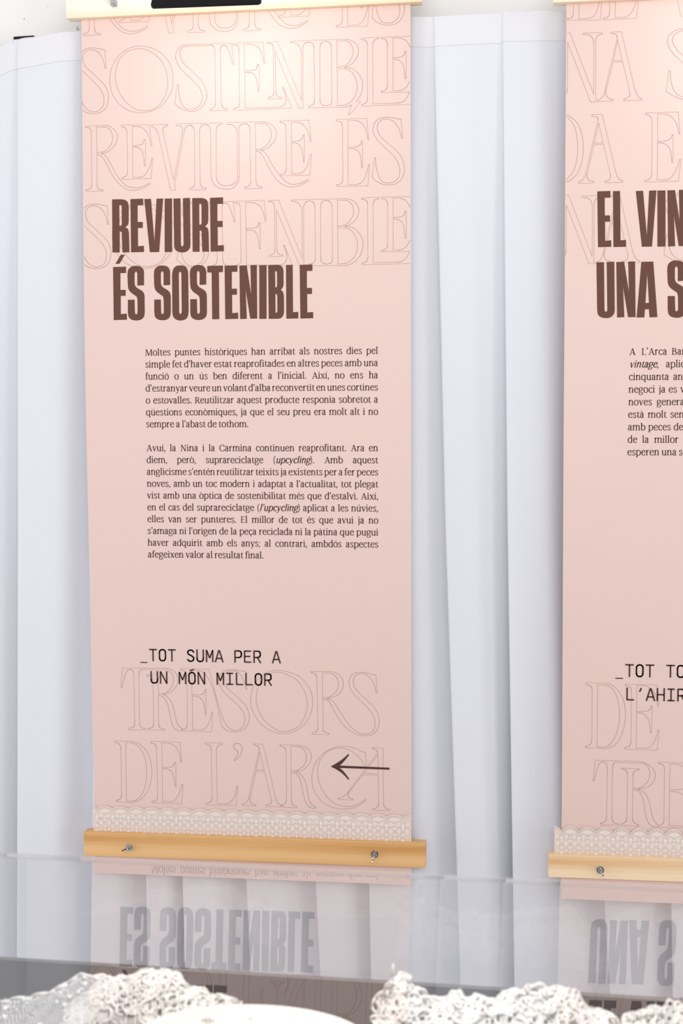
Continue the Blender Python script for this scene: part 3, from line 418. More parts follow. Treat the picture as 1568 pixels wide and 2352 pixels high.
  '10798,4279* 11061,4283* 11062,4149* 10948,4150* 10952,3795* 11057,3794* 11059,3668* 10959,3669* 10966,3284* 11086,3292* 11090,3163* 10824,3159*',
  '11112,4277* 11253,4279* 11273,3290* 11382,3295* 11386,3158* 11133,3157*',
  '11567,4271* 11711,4273* 11798,3368* 11832,4273* 11977,4275* 11903,3154* 11701,3153*',
  '11996,4272* 12156,4271* 12171,3150* 12010,3151*',
  '12194,4271* 12344,4273* 12444,3658* 12421,4275* 12553,4277* 12578,3153* 12434,3154* 12330,3767* 12362,3154* 12223,3149*',
  '10795,2853* 10947,2855* 10965,1932* 10972,1869 10997,1851 11021,1874 11023,1932* 11001,2858* 11153,2860* 11172,1917* 11161,1815 11095,1743 11004,1723 10897,1744 10836,1803 10819,1919*',
  '11194,2854* 11351,2856* 11454,2242* 11432,2859* 11569,2861* 11592,1737* 11441,1738* 11335,2351* 11366,1739* 11222,1734*',
  '11695,2850* 11933,2852* 12028,1732* 11872,1730* 11857,1895* 11777,1892* 11768,1730* 11613,1728*',
  '-11816,2612* 11856,2020* 11785,2018*',
  '12567,2458* 12425,2453* 12422,2702* 12407,2740 12386,2746 12368,2723 12363,2687* 12365,2511* 12381,2447 12426,2400 12530,2335 12576,2261 12583,2158* 12590,1893* 12574,1790 12509,1732 12421,1715 12317,1733 12251,1792 12232,1895* 12228,2154* 12370,2153* 12380,1895* 12389,1856 12413,1844 12434,1865 12439,1909* 12433,2144* 12414,2218 12354,2262 12279,2321 12234,2395 12220,2512* 12212,2688* 12228,2791 12302,2855 12390,2869 12494,2848 12554,2774 12564,2672*',
 ),
}

# ------------------------------------------------------------------ lettering tools (flat print on the banners)
class Ink:
    """flat ink polygons in banner coordinates (u, v), laid just in front of the sheet at depth y"""
    def __init__(s, y, off, clip=(-9, 9, -9, 9)): s.mb = MB(); s.y = y; s.off = off; s.clip = clip
    def w(s, u, v): return (u, s.y(u, v) - s.off, v + Z0)
    def poly(s, pts):
        s.mb.add([s.w(*p) for p in pts], [tuple(range(len(pts)))])
    def filled(s, loops):
        flat = [p for l in loops for p in l]
        tri = tessellate_polygon([[Vector((a, b, 0)) for a, b in l] for l in loops])
        s.mb.add([s.w(*p) for p in flat], [tuple(t) for t in tri])
    def line(s, pts, w, closed=False):
        P = pts + [pts[0]] if closed else pts
        x0, x1, z0, z1 = s.clip
        for a, b in zip(P, P[1:]):
            t0, t1 = 0.0, 1.0          # trim the stroke at the edges of the sheet
            for o, d, lo, hi in ((a[0], b[0] - a[0], x0, x1), (a[1], b[1] - a[1], z0, z1)):
                if abs(d) < 1e-9:
                    if o < lo or o > hi: t1 = -1
                    continue
                p, r = (lo - o) / d, (hi - o) / d
                t0 = max(t0, min(p, r)); t1 = min(t1, max(p, r))
            if t1 <= t0: continue
            a, b = (a[0] + (b[0] - a[0]) * t0, a[1] + (b[1] - a[1]) * t0), (a[0] + (b[0] - a[0]) * t1, a[1] + (b[1] - a[1]) * t1)
            dx, dy = b[0] - a[0], b[1] - a[1]; L = math.hypot(dx, dy)
            if L < 1e-7: continue
            dx /= L; dy /= L; h = w / 2; e = h * 0.6
            nx, ny = -dy * h, dx * h
            s.poly([(a[0] - dx * e + nx, a[1] - dy * e + ny), (a[0] - dx * e - nx, a[1] - dy * e - ny), (b[0] + dx * e - nx, b[1] + dy * e - ny), (b[0] + dx * e + nx, b[1] + dy * e + ny)])
    def outline(s, paths, w, du=0.0, dv=0.0):
        for p in paths:
            pts, cl, _ = parse(p)
            q = [(a + du, b + dv) for a, b in sample(pts, cl, 5)]
            s.line(q, w, cl)
    def solids(s, paths):
        cur = []
        for p in list(paths) + [None]:
            if p is None or not p.startswith('-'):
                if cur: s.filled(cur)
                cur = []
            if p is not None: pts, cl, _ = parse(p); cur.append(sample(pts, True, 5))
    def sweep(s, pts, wf):
        """variable width stroke; wf(dx, dy) gives the width for a direction"""
        N = len(pts); L = []; R = []
        for i, p in enumerate(pts):
            a = pts[max(i - 1, 0)]; b = pts[min(i + 1, N - 1)]
            dx, dy = b[0] - a[0], b[1] - a[1]; l = math.hypot(dx, dy) or 1; dx /= l; dy /= l
            h = wf(dx, dy) / 2
            L.append((p[0] - dy * h, p[1] + dx * h)); R.append((p[0] + dy * h, p[1] - dx * h))
        for i in range(N - 1): s.poly([L[i], R[i], R[i + 1], L[i + 1]])

# --- text face with bracketed serifs: x height 65, capitals 82, ascenders 93, descenders -24
class Pen:
    def __init__(s, ink, x, y, k, slant=0.0, bold=1.0, sx=1.0): s.i = ink; s.x = x; s.y = y; s.k = k; s.sl = slant; s.b = bold; s.sx = sx
    def T(s, p): return (s.x + (p[0] * s.sx + s.sl * p[1]) * s.k, s.y + p[1] * s.k)
    def F(s, *pts): s.i.poly([s.T(p) for p in pts])
    def st(s, x, y0, y1, w=9.2): w *= s.b * 1.17; s.F((x - w / 2, y0), (x + w / 2, y0), (x + w / 2, y1), (x - w / 2, y1))
    def bar(s, x0, x1, y, w=4.6):
        w *= 1.15
        s.F((x0, y - w / 2), (x1, y - w / 2), (x1, y + w / 2), (x0, y + w / 2))
    def sf(s, x, y, w=24, up=1, h=3.6):
        if s.sl: w *= 0.55
        s.F((x - w / 2, y), (x + w / 2, y), (x + w / 2, y + up * h * .8), (x + 4.6, y + up * (h + 4)), (x - 4.6, y + up * (h + 4)), (x - w / 2, y + up * h * .8))
    def flag(s, x, y): s.F((x - 11, y - 3.5), (x - 11, y - 6.5), (x - 3, y - 10), (x + 4.6, y - 8), (x + 4.6, y + 2))
    def N(s, pts, thick=10.0, thin=4.6, closed=False):
        q = [(a, b, False) for a, b in pts]
        c = sample(q, closed, 5)
        if closed: c = c + [c[0], c[1]]
        c = [s.T(p) for p in c]
        s.i.sweep(c, lambda dx, dy: s.k * s.b * 1.16 * (thin + (thick - thin) * abs(dy) ** 1.5))
    def D(s, x0, y0, x1, y1, w):
        w *= s.b * 1.15; h = w / 2 * math.hypot(x1 - x0, y1 - y0) / abs(y1 - y0)
        s.F((x0 - h, y0), (x0 + h, y0), (x1 + h, y1), (x1 - h, y1))
    def dot(s, x, y, r): s.F(*[(x + r * math.cos(a * math.pi / 5), y + r * math.sin(a * math.pi / 5)) for a in range(10)])

ADV = dict(a=53, b=61, c=51, d=62, e=55, f=35, g=57, h=64, i=30, j=29, l=30, m=97, n=64, o=60, p=63, q=62, r=44, s=47, t=38, u=63, v=57, x=58, y=57, z=51,
           A=76, B=66, C=72, E=61, L=60, M=98, N=84, R=68)
ADV.update({'.': 24, ',': 24, ';': 25, '’': 22, '(': 32, ')': 32})
ACC = {'à': ('a', 'g', 25), 'è': ('e', 'g', 29), 'ò': ('o', 'g', 30), 'é': ('e', 'a', 29), 'ó': ('o', 'a', 30), 'í': ('I', 'a', 14), 'ú': ('u', 'a', 31), 'ü': ('u', 'd', 31), 'ç': ('c', 'c', 27)}
def adv(ch, it=False):
    if ch in ACC: ch = ACC[ch][0]; ch = 'i' if ch == 'I' else ch
    w = ADV[ch]
    return w * 0.93 if it and ch not in ".,;’()" else w
def glyph(P, c):
    if c in ACC:
        b, k, x = ACC[c]; glyph(P, b)
        if k == 'a': P.F((x - 4, 72), (x + 1, 72), (x + 13, 89), (x + 4, 90))
        if k == 'g': P.F((x + 4, 72), (x - 1, 72), (x - 13, 89), (x - 4, 90))
        if k == 'd': P.dot(x - 11, 81, 5); P.dot(x + 11, 81, 5)
        if k == 'c': P.N([(27, 0), (24, -8), (33, -11), (32, -19), (20, -20)], 6, 4)
        return
    if c == 'a':
        P.N([(9, 49), (14, 59), (24, 65), (33, 61), (36, 48), (36, 36)]); P.st(36, 9, 46); P.N([(36, 12), (39, 3), (48, 2)], 8, 5); P.dot(10.5, 49, 4.6)
        P.N([(36, 40), (24, 36), (11, 28), (7, 15), (13, 3), (24, 2), (36, 13)])
    elif c == 'b': P.st(13, 2, 92); P.flag(13, 93); P.N([(13, 52), (24, 63), (36, 64), (49, 52), (54, 33), (49, 13), (36, 1), (23, 1), (13, 10)])
    elif c == 'c': P.N([(44, 50), (38, 61), (29, 64), (15, 55), (8, 33), (14, 11), (28, 1), (38, 3), (46, 13)]); P.dot(42, 51, 4.6)
    elif c == 'd': P.st(48, 4, 92); P.flag(48, 93); P.F((44, 0), (58, 0), (58, 4), (44, 8)); P.N([(48, 54), (36, 64), (24, 64), (12, 52), (7, 31), (12, 11), (23, 1), (35, 2), (48, 13)])
    elif c == 'e': P.bar(10, 46, 37.5); P.N([(46.5, 37), (44, 53), (36, 62), (28, 64), (14, 55), (8, 33), (14, 11), (28, 1), (40, 5), (48, 15)])
    elif c == 'f': P.N([(35, 85), (29, 91), (21, 89), (16, 80), (15, 64)]); P.st(15, 2, 66); P.bar(3, 31, 62.5); P.sf(15, 0); P.dot(33.5, 85, 4.4)
    elif c == 'g':
        P.N([(26, 65), (12, 58), (8, 44), (12, 30), (26, 24), (40, 30), (44, 44), (40, 58)], closed=True)
        P.N([(14, 28), (9, 18), (13, 10), (30, 7), (46, 1), (48, -10), (40, -21), (24, -24), (9, -20), (6, -9), (14, 6)], 8, 5); P.F((38, 57), (55, 60), (55, 64.5), (40, 63))
    elif c == 'h': P.st(13, 2, 92); P.flag(13, 93); P.N([(13, 46), (22, 60), (34, 64), (44, 59), (48, 44)]); P.st(48, 2, 46); P.sf(13, 0); P.sf(48, 0)
    elif c in 'iI':
        P.st(14, 2, 63); P.flag(14, 64); P.sf(14, 0)
        if c == 'i': P.dot(13, 83, 7)
    elif c == 'j': P.st(15, -8, 63); P.flag(15, 64); P.N([(15, -6), (12, -17), (4, -25)], 8, 5); P.dot(14, 83, 7)
    elif c == 'l': P.st(14, 2, 92); P.flag(14, 93); P.sf(14, 0)
    elif c in 'nm':
        P.st(13, 2, 63); P.flag(13, 64); P.sf(13, 0)
        for x in ((13,) if c == 'n' else (13, 47)):
            P.N([(x, 46), (x + 9, 60), (x + 20, 64), (x + 31, 59), (x + 35, 44)]); P.st(x + 35, 2, 46); P.sf(x + 35, 0, 22)
    elif c == 'o': P.N([(30, 65), (14, 56), (8, 32), (14, 9), (30, 0.5), (46, 9), (52, 32), (46, 56)], closed=True)
    elif c == 'p': P.st(13, -21, 63); P.flag(13, 64); P.sf(13, -24); P.N([(13, 52), (24, 63), (36, 64), (50, 52), (55, 33), (50, 13), (37, 1), (24, 1), (13, 10)])
    elif c == 'q': P.st(48, -21, 63); P.sf(48, -24); P.N([(48, 54), (36, 64), (24, 64), (12, 52), (7, 31), (12, 11), (23, 1), (35, 2), (48, 13)])
    elif c == 'r': P.st(13, 2, 63); P.flag(13, 64); P.sf(13, 0); P.N([(13, 44), (21, 59), (30, 63), (38, 60)]); P.dot(37, 58.5, 4.8)
    elif c == 's': P.N([(38, 51), (33, 61), (23, 64), (12, 60), (10, 48), (18, 38), (29, 31), (38, 21), (36, 7), (25, 1), (14, 3), (7, 15)], 8.5, 5.2)
    elif c == 't': P.F((11, 62), (19, 62), (19, 80), (16, 80)); P.st(15, 10, 64); P.bar(4, 34, 62.5); P.N([(15, 14), (19, 4), (27, 1.5), (36, 7)], 8, 5)
    elif c == 'u':
        P.st(13, 16, 63); P.flag(13, 64); P.N([(13, 20), (17, 6), (27, 1), (38, 4), (48, 16)]); P.st(48, 2, 63); P.flag(48, 64); P.F((44, 0), (59, 0), (59, 4), (44, 8))
    elif c == 'v': P.D(10, 63, 30, 0, 9.5); P.D(48, 63, 29, 0, 4.8); P.sf(11, 64, 23, -1); P.sf(48, 64, 19, -1)
    elif c == 'x': P.D(12, 63, 47, 1, 9.5); P.D(46, 63, 11, 1, 4.8); P.sf(12, 64, 22, -1); P.sf(46, 64, 19, -1); P.sf(11, 0, 19); P.sf(47, 0, 22)
    elif c == 'y': P.D(10, 63, 30, 0, 9.5); P.N([(48, 63), (36, 26), (27, -4), (19, -20), (8, -21)], 5, 4.6); P.dot(9, -20, 4.6); P.sf(11, 64, 23, -1); P.sf(48, 64, 19, -1)
    elif c == 'z': P.bar(7, 45, 62, 5); P.bar(5, 46, 2.5, 5); P.D(39, 62, 12, 3, 9); P.F((7, 62), (10, 62), (9, 50), (6, 50)); P.F((44, 3), (47, 3), (48, 15), (45, 15))
    elif c == 'A': P.D(37, 80, 12, 2, 4.8); P.D(37, 82, 63, 2, 10); P.bar(20, 53, 27); P.sf(12, 0, 22); P.sf(63, 0, 26)
    elif c == 'B': P.st(15, 2, 80); P.bar(4, 30, 80, 4.4); P.bar(4, 30, 2.2, 4.4); P.bar(15, 34, 43, 4.4); P.N([(28, 80), (42, 76), (48, 62), (42, 47), (30, 43)]); P.N([(28, 43), (48, 38), (56, 22), (48, 6), (28, 2.2)])
    elif c == 'C': P.N([(65, 60), (56, 76), (42, 81), (22, 74), (11, 55), (10, 32), (20, 9), (40, 0.5), (56, 5), (67, 20)]); P.F((63, 58), (66, 58), (66, 82), (63, 80))
    elif c == 'E': P.st(15, 2, 80); P.bar(4, 52, 79.8, 4.6); P.bar(4, 54, 2.3, 4.6); P.bar(15, 43, 42, 4.4); P.F((50, 82), (53, 82), (53, 64), (50, 68)); P.F((53, 0), (56, 0), (57, 20), (54, 16)); P.F((41, 32), (44, 32), (44, 52), (41, 52))
    elif c == 'L': P.st(16, 2, 80); P.sf(16, 82, 26, -1); P.bar(4, 54, 2.3, 4.6); P.F((52, 0), (55, 0), (57, 22), (54, 16))
    elif c == 'M': P.D(17, 80, 13, 2, 4.8); P.D(19, 82, 48, 2, 10); P.D(79, 82, 48, 2, 4.8); P.st(82, 2, 82, 10); P.sf(13, 0, 21); P.sf(82, 0, 26); P.F((6, 82), (20, 82), (20, 78), (6, 79)); P.F((78, 82), (92, 82), (92, 79), (78, 78))
    elif c == 'N': P.st(17, 2, 80, 4.8); P.D(17, 82, 67, 0, 10); P.st(67, 0, 80, 4.8); P.sf(17, 0, 22); P.sf(67, 82, 22, -1); P.F((5, 82), (19, 82), (19, 78), (5, 79))
    elif c == 'R': P.st(15, 2, 80); P.bar(4, 30, 79.8, 4.4); P.bar(15, 32, 40, 4.4); P.N([(28, 80), (43, 75), (49, 60), (43, 45), (29, 40)]); P.D(34, 41, 58, 2, 10); P.sf(15, 0, 26); P.bar(54, 68, 2, 4)
    elif c == '.': P.dot(11, 6, 7.4)
    elif c == ',': P.dot(11, 6, 7.4); P.F((14, 11), (18.5, 5), (15, -8), (6, -18), (3, -15), (10, -4))
    elif c == ';': P.dot(12, 5.5, 6); P.F((14, 9), (18, 4), (14, -8), (7, -16), (6, -14), (12, -4)); P.dot(12, 52, 6)
    elif c == '’': P.dot(10, 85, 7.2); P.F((13, 90), (17.5, 84), (14, 71), (5, 62), (2.5, 65), (9, 75))
    elif c == '(': P.N([(27, 94), (15, 70), (12, 38), (15, 6), (27, -18)], 7, 4)
    elif c == ')': P.N([(5, 94), (17, 70), (20, 38), (17, 6), (5, -18)], 7, 4)

SX = 1.05
def words_of(line):
    out = []; it = False
    for w in line.split(' '):
        cur = []
        for ch in w:
            if ch == '_': it = not it; continue
            cur.append((ch, it and ch not in '()'))
        out.append(cur)
    return out
def wwidth(w): return sum(adv(c, i) for c, i in w)
def put_word(ink, w, x, y, k, sx):
    for c, i in w:
        P = Pen(ink, x, y, k, 0.23 if i else 0.0, 1.22 if i else 1.07, sx * (0.93 if i and c not in ".,;’()" else 1.0))
        glyph(P, c); x += adv(c, i) * k * sx
    return x
def justified(ink, line, x0, x1, y, k, last=False):
    ws = words_of(line); tot = sum(wwidth(w) for w in ws) * k * SX; gaps = len(ws) - 1
    sp = (x1 - x0 - tot) / max(gaps, 1); sx = SX; lo = 15 * k
    if last: sp = 23 * k; sx = 1.055
    elif sp < lo: sp = lo; sx = SX * (x1 - x0 - gaps * lo) / tot
    x = x0
    for w in ws: x = put_word(ink, w, x, y, k, sx) + sp

# --- single weight typewriter face, cell 78 x 125
MONO = {'T': ['0,118* 78,118*', '39,118* 39,0*'], 'O': ['39,119 22,115 10,100 8,80 8,45 10,25 22,8 39,5 56,8 68,25 70,45 70,80 68,100 56,115 39,119'],
        'S': ['70,95 60,112 40,119 20,114 9,98 14,80 30,69 50,59 66,46 70,28 60,12 40,5 20,9 7,25'], 'U': ['7,125* 7,45* 8,25 20,8 39,5 58,8 70,25 71,45* 71,125*'],
        'M': ['7,0* 7,121*', '7,121* 39,42* 71,121*', '71,121* 71,0*'], 'A': ['0,0* 36,121*', '42,121* 78,0*', '14,38* 64,38*'],
        'P': ['7,0* 7,119* 36,119* 58,116 70,103 72,86 70,68 58,55 36,51* 7,51*'], 'E': ['72,118* 8,118* 8,6* 74,6*', '8,64* 64,64*'],
        'R': ['7,0* 7,119* 36,119* 58,116 68,105 70,88 68,70 58,59 36,55* 7,55*', '40,55* 74,0*'], 'N': ['7,0* 7,125*', '8,121* 70,4*', '71,0* 71,125*'],
        'I': ['6,118* 72,118*', '6,6* 72,6*', '39,118* 39,6*'], 'L': ['10,125* 10,6* 76,6*'], 'H': ['7,0* 7,125*', '71,0* 71,125*', '7,62* 71,62*'],
        'acute': ['18,137* 58,150*'], "'": ['48,122* 32,88*'], '_': ['4,-16* 74,-16*'], 'C': ['70,92 60,112 40,119 20,112 8,90 8,35 20,12 40,5 60,12 71,32']}
def mono(ink, text, x, y, pitch, k):
    for ch in text:
        parts = []
        if ch == 'Ó': parts = MONO['O'] + MONO['acute']
        elif ch != ' ': parts = MONO[ch]
        for p in parts:
            pts = []
            for t in p.split():
                c = t.endswith('*'); a, b = t.rstrip('*').split(','); pts.append((float(a) * k + x - 39 * k, float(b) * k + y, c))
            ink.sweep_mono(sample(pts, False, 6), (10 if ch == '_' else 14.5) * k)
        x += pitch
def sweep_mono(s, pts, w):
    for a, b in zip(pts, pts[1:]):
        dx, dy = b[0] - a[0], b[1] - a[1]; L = math.hypot(dx, dy)
        if L < 1e-8: continue
        dx /= L; dy /= L; h = w / 2; nx, ny = -dy * h, dx * h; e = h * 0.25
        s.poly([(a[0] - dx * e + nx, a[1] - dy * e + ny), (a[0] - dx * e - nx, a[1] - dy * e - ny), (b[0] + dx * e - nx, b[1] + dy * e - ny), (b[0] + dx * e + nx, b[1] + dy * e + ny)])
Ink.sweep_mono = sweep_mono

# ================================================================== SETTING
mb = MB(); mb.box(-3.2, 0.085, 0, 4.8, 0.20, 3.3); struct(mb.build('wall_back', M['wall'])); wall = bpy.data.objects['wall_back']
mb = MB(); mb.box(-3.2, -4.2, -0.1, 4.8, 0.20, 0); struct(mb.build('floor', M['floor']))
# small marks on the painted wall
mb = MB()
sq = [(-0.0300, 0.8195), (-0.0330, 0.8180), (-0.0338, 0.8150), (-0.0318, 0.8118), (-0.0290, 0.8122), (-0.0284, 0.8146), (-0.0304, 0.8158), (-0.0325, 0.8142), (-0.0312, 0.8120)]
mb.tube([(a, 0.0845, b + Z0) for a, b in sq], 0.0006, 5)
mb.build('pencil_mark', M['pencil'], wall)
mb = MB(); mb.box(-0.1516, 0.0842, Z0 + 0.8392, -0.1500, 0.0852, Z0 + 0.8410); mb.box(-0.1324, 0.0842, Z0 + 0.8008, -0.1317, 0.0852, Z0 + 0.8040); mb.build('speck', M['mark'], wall)
mb = MB(); mb.tube([(-0.0990, 0.0846, Z0 + 0.8655), (-0.0972, 0.0846, Z0 + 0.8640), (-0.0955, 0.0846, Z0 + 0.8646)], 0.0008, 5); mb.build('scuff', M['smudge'], wall)
mb = MB()
a, b = (-0.1740, 0.8016, 0.7962), (-0.1290, 0.8027, 0.8006)
vs = [(a[0], 0.080, Z0 + a[2]), (b[0], 0.080, Z0 + b[2]), (b[0], 0.080, Z0 + b[1]), (a[0], 0.080, Z0 + a[1])]
vs += [(x, 0.0855, z) for x, y, z in vs]
mb.add(vs, [(0, 1, 2, 3), (7, 6, 5, 4), (0, 4, 5, 1), (1, 5, 6, 2), (2, 6, 7, 3), (3, 7, 4, 0)])
tag(mb.build('hook_tape_strip', M['blacktape'], None, origin=(-0.15, 0.083, Z0 + 0.80)), 'short black tape strip on the wall above the left curtain gather', 'tape')

# ================================================================== CURTAIN
def fx(top, mid, bot):          # fold line: x at z = .80, -.25, -1.25
    top, mid, bot = [.904 + (a - .904) * .9936 for a in (top, mid, bot)]
    return lambda z: interp([(-1.58, bot + (bot - mid) * 0.3), (-1.25, bot), (-0.25, mid), (0.80, top)], z)
ztab = [(-1.2, .76), (-.30, .752), (-.19, .764), (-.158, .781), (-.15, .779), (-.10, .786), (-.045, .794), (-.01, .7946), (.70, .8003), (.7437, .7987), (.883, .802), (.889, .8043), (1.012, .802), (2.6, .800)]
def recess(z): return interp([(-1.58, .056), (-1.0, .053), (-.3, .040), (.3, .024), (.70, .009), (.80, .003)], z)
YF = 0.0205
def section(folds, z, first, under):
    pts = []; R = recess(z); xs = [f(z) for f in folds]
    for i in range(len(xs) - 1):
        x0, x1 = xs[i], xs[i + 1]; Rl = min(R, (x1 - x0) * 0.45)
        pts += [(x0 + .009, YF + .0075 + R * .5), (x0 + .003, YF + .0065 + R * .15), (x0 + .0004, YF + .0045), (x0, YF + .0025), (x0 + .0010, YF + .0008), (x0 + .0030, YF)]
        for k in range(1, 19):
            t = k / 18; g = max(0, (t - .44) / .56); g = g * g * (3 - 2 * g); w = .0016 * math.sin(9 * t + 3 * i + z * 1.3) * math.sin(math.pi * t) * min(1, R / .02)
            pts.append((x0 + .003 + (x1 + .010 - x0 - .003) * t, YF + R * g + w))
    return pts
def curtain(name, folds, label):
    root = empty(name, (folds[0](0) + .1, .05, 0.02)); tag(root, label, 'curtain', 'white curtain panels along the wall')
    def grid(zl, dy, wob):
        mb = MB(); n = None
        for t in zl:
            # t = 0 bottom .. 1 top, follow the uneven top edge
            base = section(folds, -1.55 if t <= 0 else lerp(-1.55, .80, t), None, None); n = len(base)
            for x, y in base:
                zt = interp(ztab, x) * .9945; z = lerp(-1.55, zt, t); d = zt - z; s = max(0, 1 - d / .045)
                wr = wob * s * math.sin((x * 1.0 + d * .9) * 330 + math.sin(x * 60) * 2.0) * (0.35 + 0.65 * max(0, math.sin(x * 21 + 1.1)))
                mb.v.append((x, y + dy + wr, z + Z0))
        for j in range(len(zl) - 1):
            for i in range(n - 1): mb.f.append((j * n + i, j * n + i + 1, (j + 1) * n + i + 1, (j + 1) * n + i)); mb.mi.append(0)
        return mb
    rows = [i / 46 * .972 for i in range(47)] + [.976, .980, .984, .988, .992, .996, 1.0]
    sh = grid(rows, 0, .0022).build('panel_cloth', M['curtain'], root, smooth=True)
    hm = grid([.9755, .9757, .978, .982, .986, .990, .994, .9975, 1.001], -.0008, .0022).build('hem', M['hem'], root, smooth=True)
    hm['label'] = 'lighter doubled hem along the top'
    return root
Fm3 = fx(-.62, -.63, -.64); Fm2 = fx(-.46, -.47, -.48); Fm1 = fx(-.31, -.325, -.345)
FA = fx(-.1535, -.174, -.198); F0 = fx(.020, .004, -.026); F1 = fx(.110, .106, .105); F2 = fx(.172, .176, .191)
F3 = fx(.285, .302, .3395); F4 = fx(.44, .452, .496); F5 = fx(.585, .59, .609); FB = fx(.7437, .7701, .8052); FC = fx(.8862, .9021, .9223)
FD = fx(1.04, 1.06, 1.126); FE = fx(1.22, 1.23, 1.26); FG = fx(1.38, 1.39, 1.41); FH = fx(1.55, 1.55, 1.57); FI = fx(1.75, 1.76, 1.78); FJ = fx(2.0, 2.0, 2.0)
curtain('curtain', [Fm3, Fm2, Fm1, FA], 'white curtain panel at the left border, left of the first fold line')
pb = curtain('curtain', [FA, F0, F1, F2, F3, F4, F5, FB, FC], 'wide white curtain panel hanging behind the REVIURE banner')
curtain('curtain', [FC, FD, FE, FG, FH, FI, FJ], 'white curtain panel right of the middle fold line, behind the EL VIN banner')
mb = MB()
for k in range(4):
    p = []
    for i in range(15):
        t = i / 14; x = lerp(-.156, -.082 - .008 * k, t); z = lerp(.7745, .7880, t ** .8) - .004 * k * t; an = k * 1.57 + t * 5.5; r = .0024 * (1 - t * .8)
        p.append((x, .0265 + r * math.cos(an), Z0 + z + r * math.sin(an)))
    mb.tube(p, [lerp(.0034, .0010, i / 14) for i in range(15)], 7)
g = mb.build('gathered_edge', M['hem'], pb, smooth=True); g['label'] = 'twisted gather at the top corner'

# ================================================================== BANNERS
def bar_mesh(x0, x1, y0, y1, z0, z1, dz0, dz1):
    mb = MB(); mb.box(x0, y0, 0, x1, y1, z1 - z0, .0012)
    mb.v = [(x, y, z + Z0 + z0 + lerp(dz0, dz1, (x - x0) / (x1 - x0))) for x, y, z in mb.v]
    return mb
def wing_nut(parent, x, y, z, ang):
    """zinc wing nut on a bolt, wings turned by ang in the bar plane"""
    ca, sa = math.cos(ang), math.sin(ang)
    def W(a, b, d): return (x + a * ca - b * sa, y - d, Z0 + z + a * sa + b * ca)
    def rev(prof, n=16):
        mb = MB(); vs = []; fs = []
        for r, d in prof:
            for k in range(n): t = 2 * math.pi * k / n; vs.append(W(r * math.cos(t), r * math.sin(t), d))
        for i in range(len(prof) - 1):
            for k in range(n): fs.append((i * n + k, i * n + (k + 1) % n, (i + 1) * n + (k + 1) % n, (i + 1) * n + k))
        fs.append(tuple(range(n))[::-1]); fs.append(tuple((len(prof) - 1) * n + k for k in range(n)))
        mb.add(vs, fs); return mb
    hub = rev([(.0058, .0012), (.0058, .003), (.0046, .009), (.0040, .0095), (.0022, .0095)])
    for s in (-1, 1):
        prof = [(.003, .0025), (.0075, .0035), (.0120, .0080), (.0142, .0140), (.0125, .0162), (.0100, .0150), (.0075, .0105), (.003, .0085)]
        vs = [W(s * a, -.0012, d) for a, d in prof] + [W(s * a, .0012, d) for a, d in prof]; n = len(prof)
        hub.add(vs, [tuple(range(n)), tuple(range(2 * n - 1, n - 1, -1))] + [(i, (i + 1) % n, n + (i + 1) % n, n + i) for i in range(n)])
    nut = hub.build('wing_nut', M['steel'], parent)
    b = rev([(.0026, .009), (.0026, .0150), (.0021, .0164), (.0010, .0170)]).build('bolt', M['steel'], nut, smooth=True)
    w = rev([(.0078, .0002), (.0078, .0014), (.0030, .0015)], 24).build('washer', M['steel'], nut)
    return nut

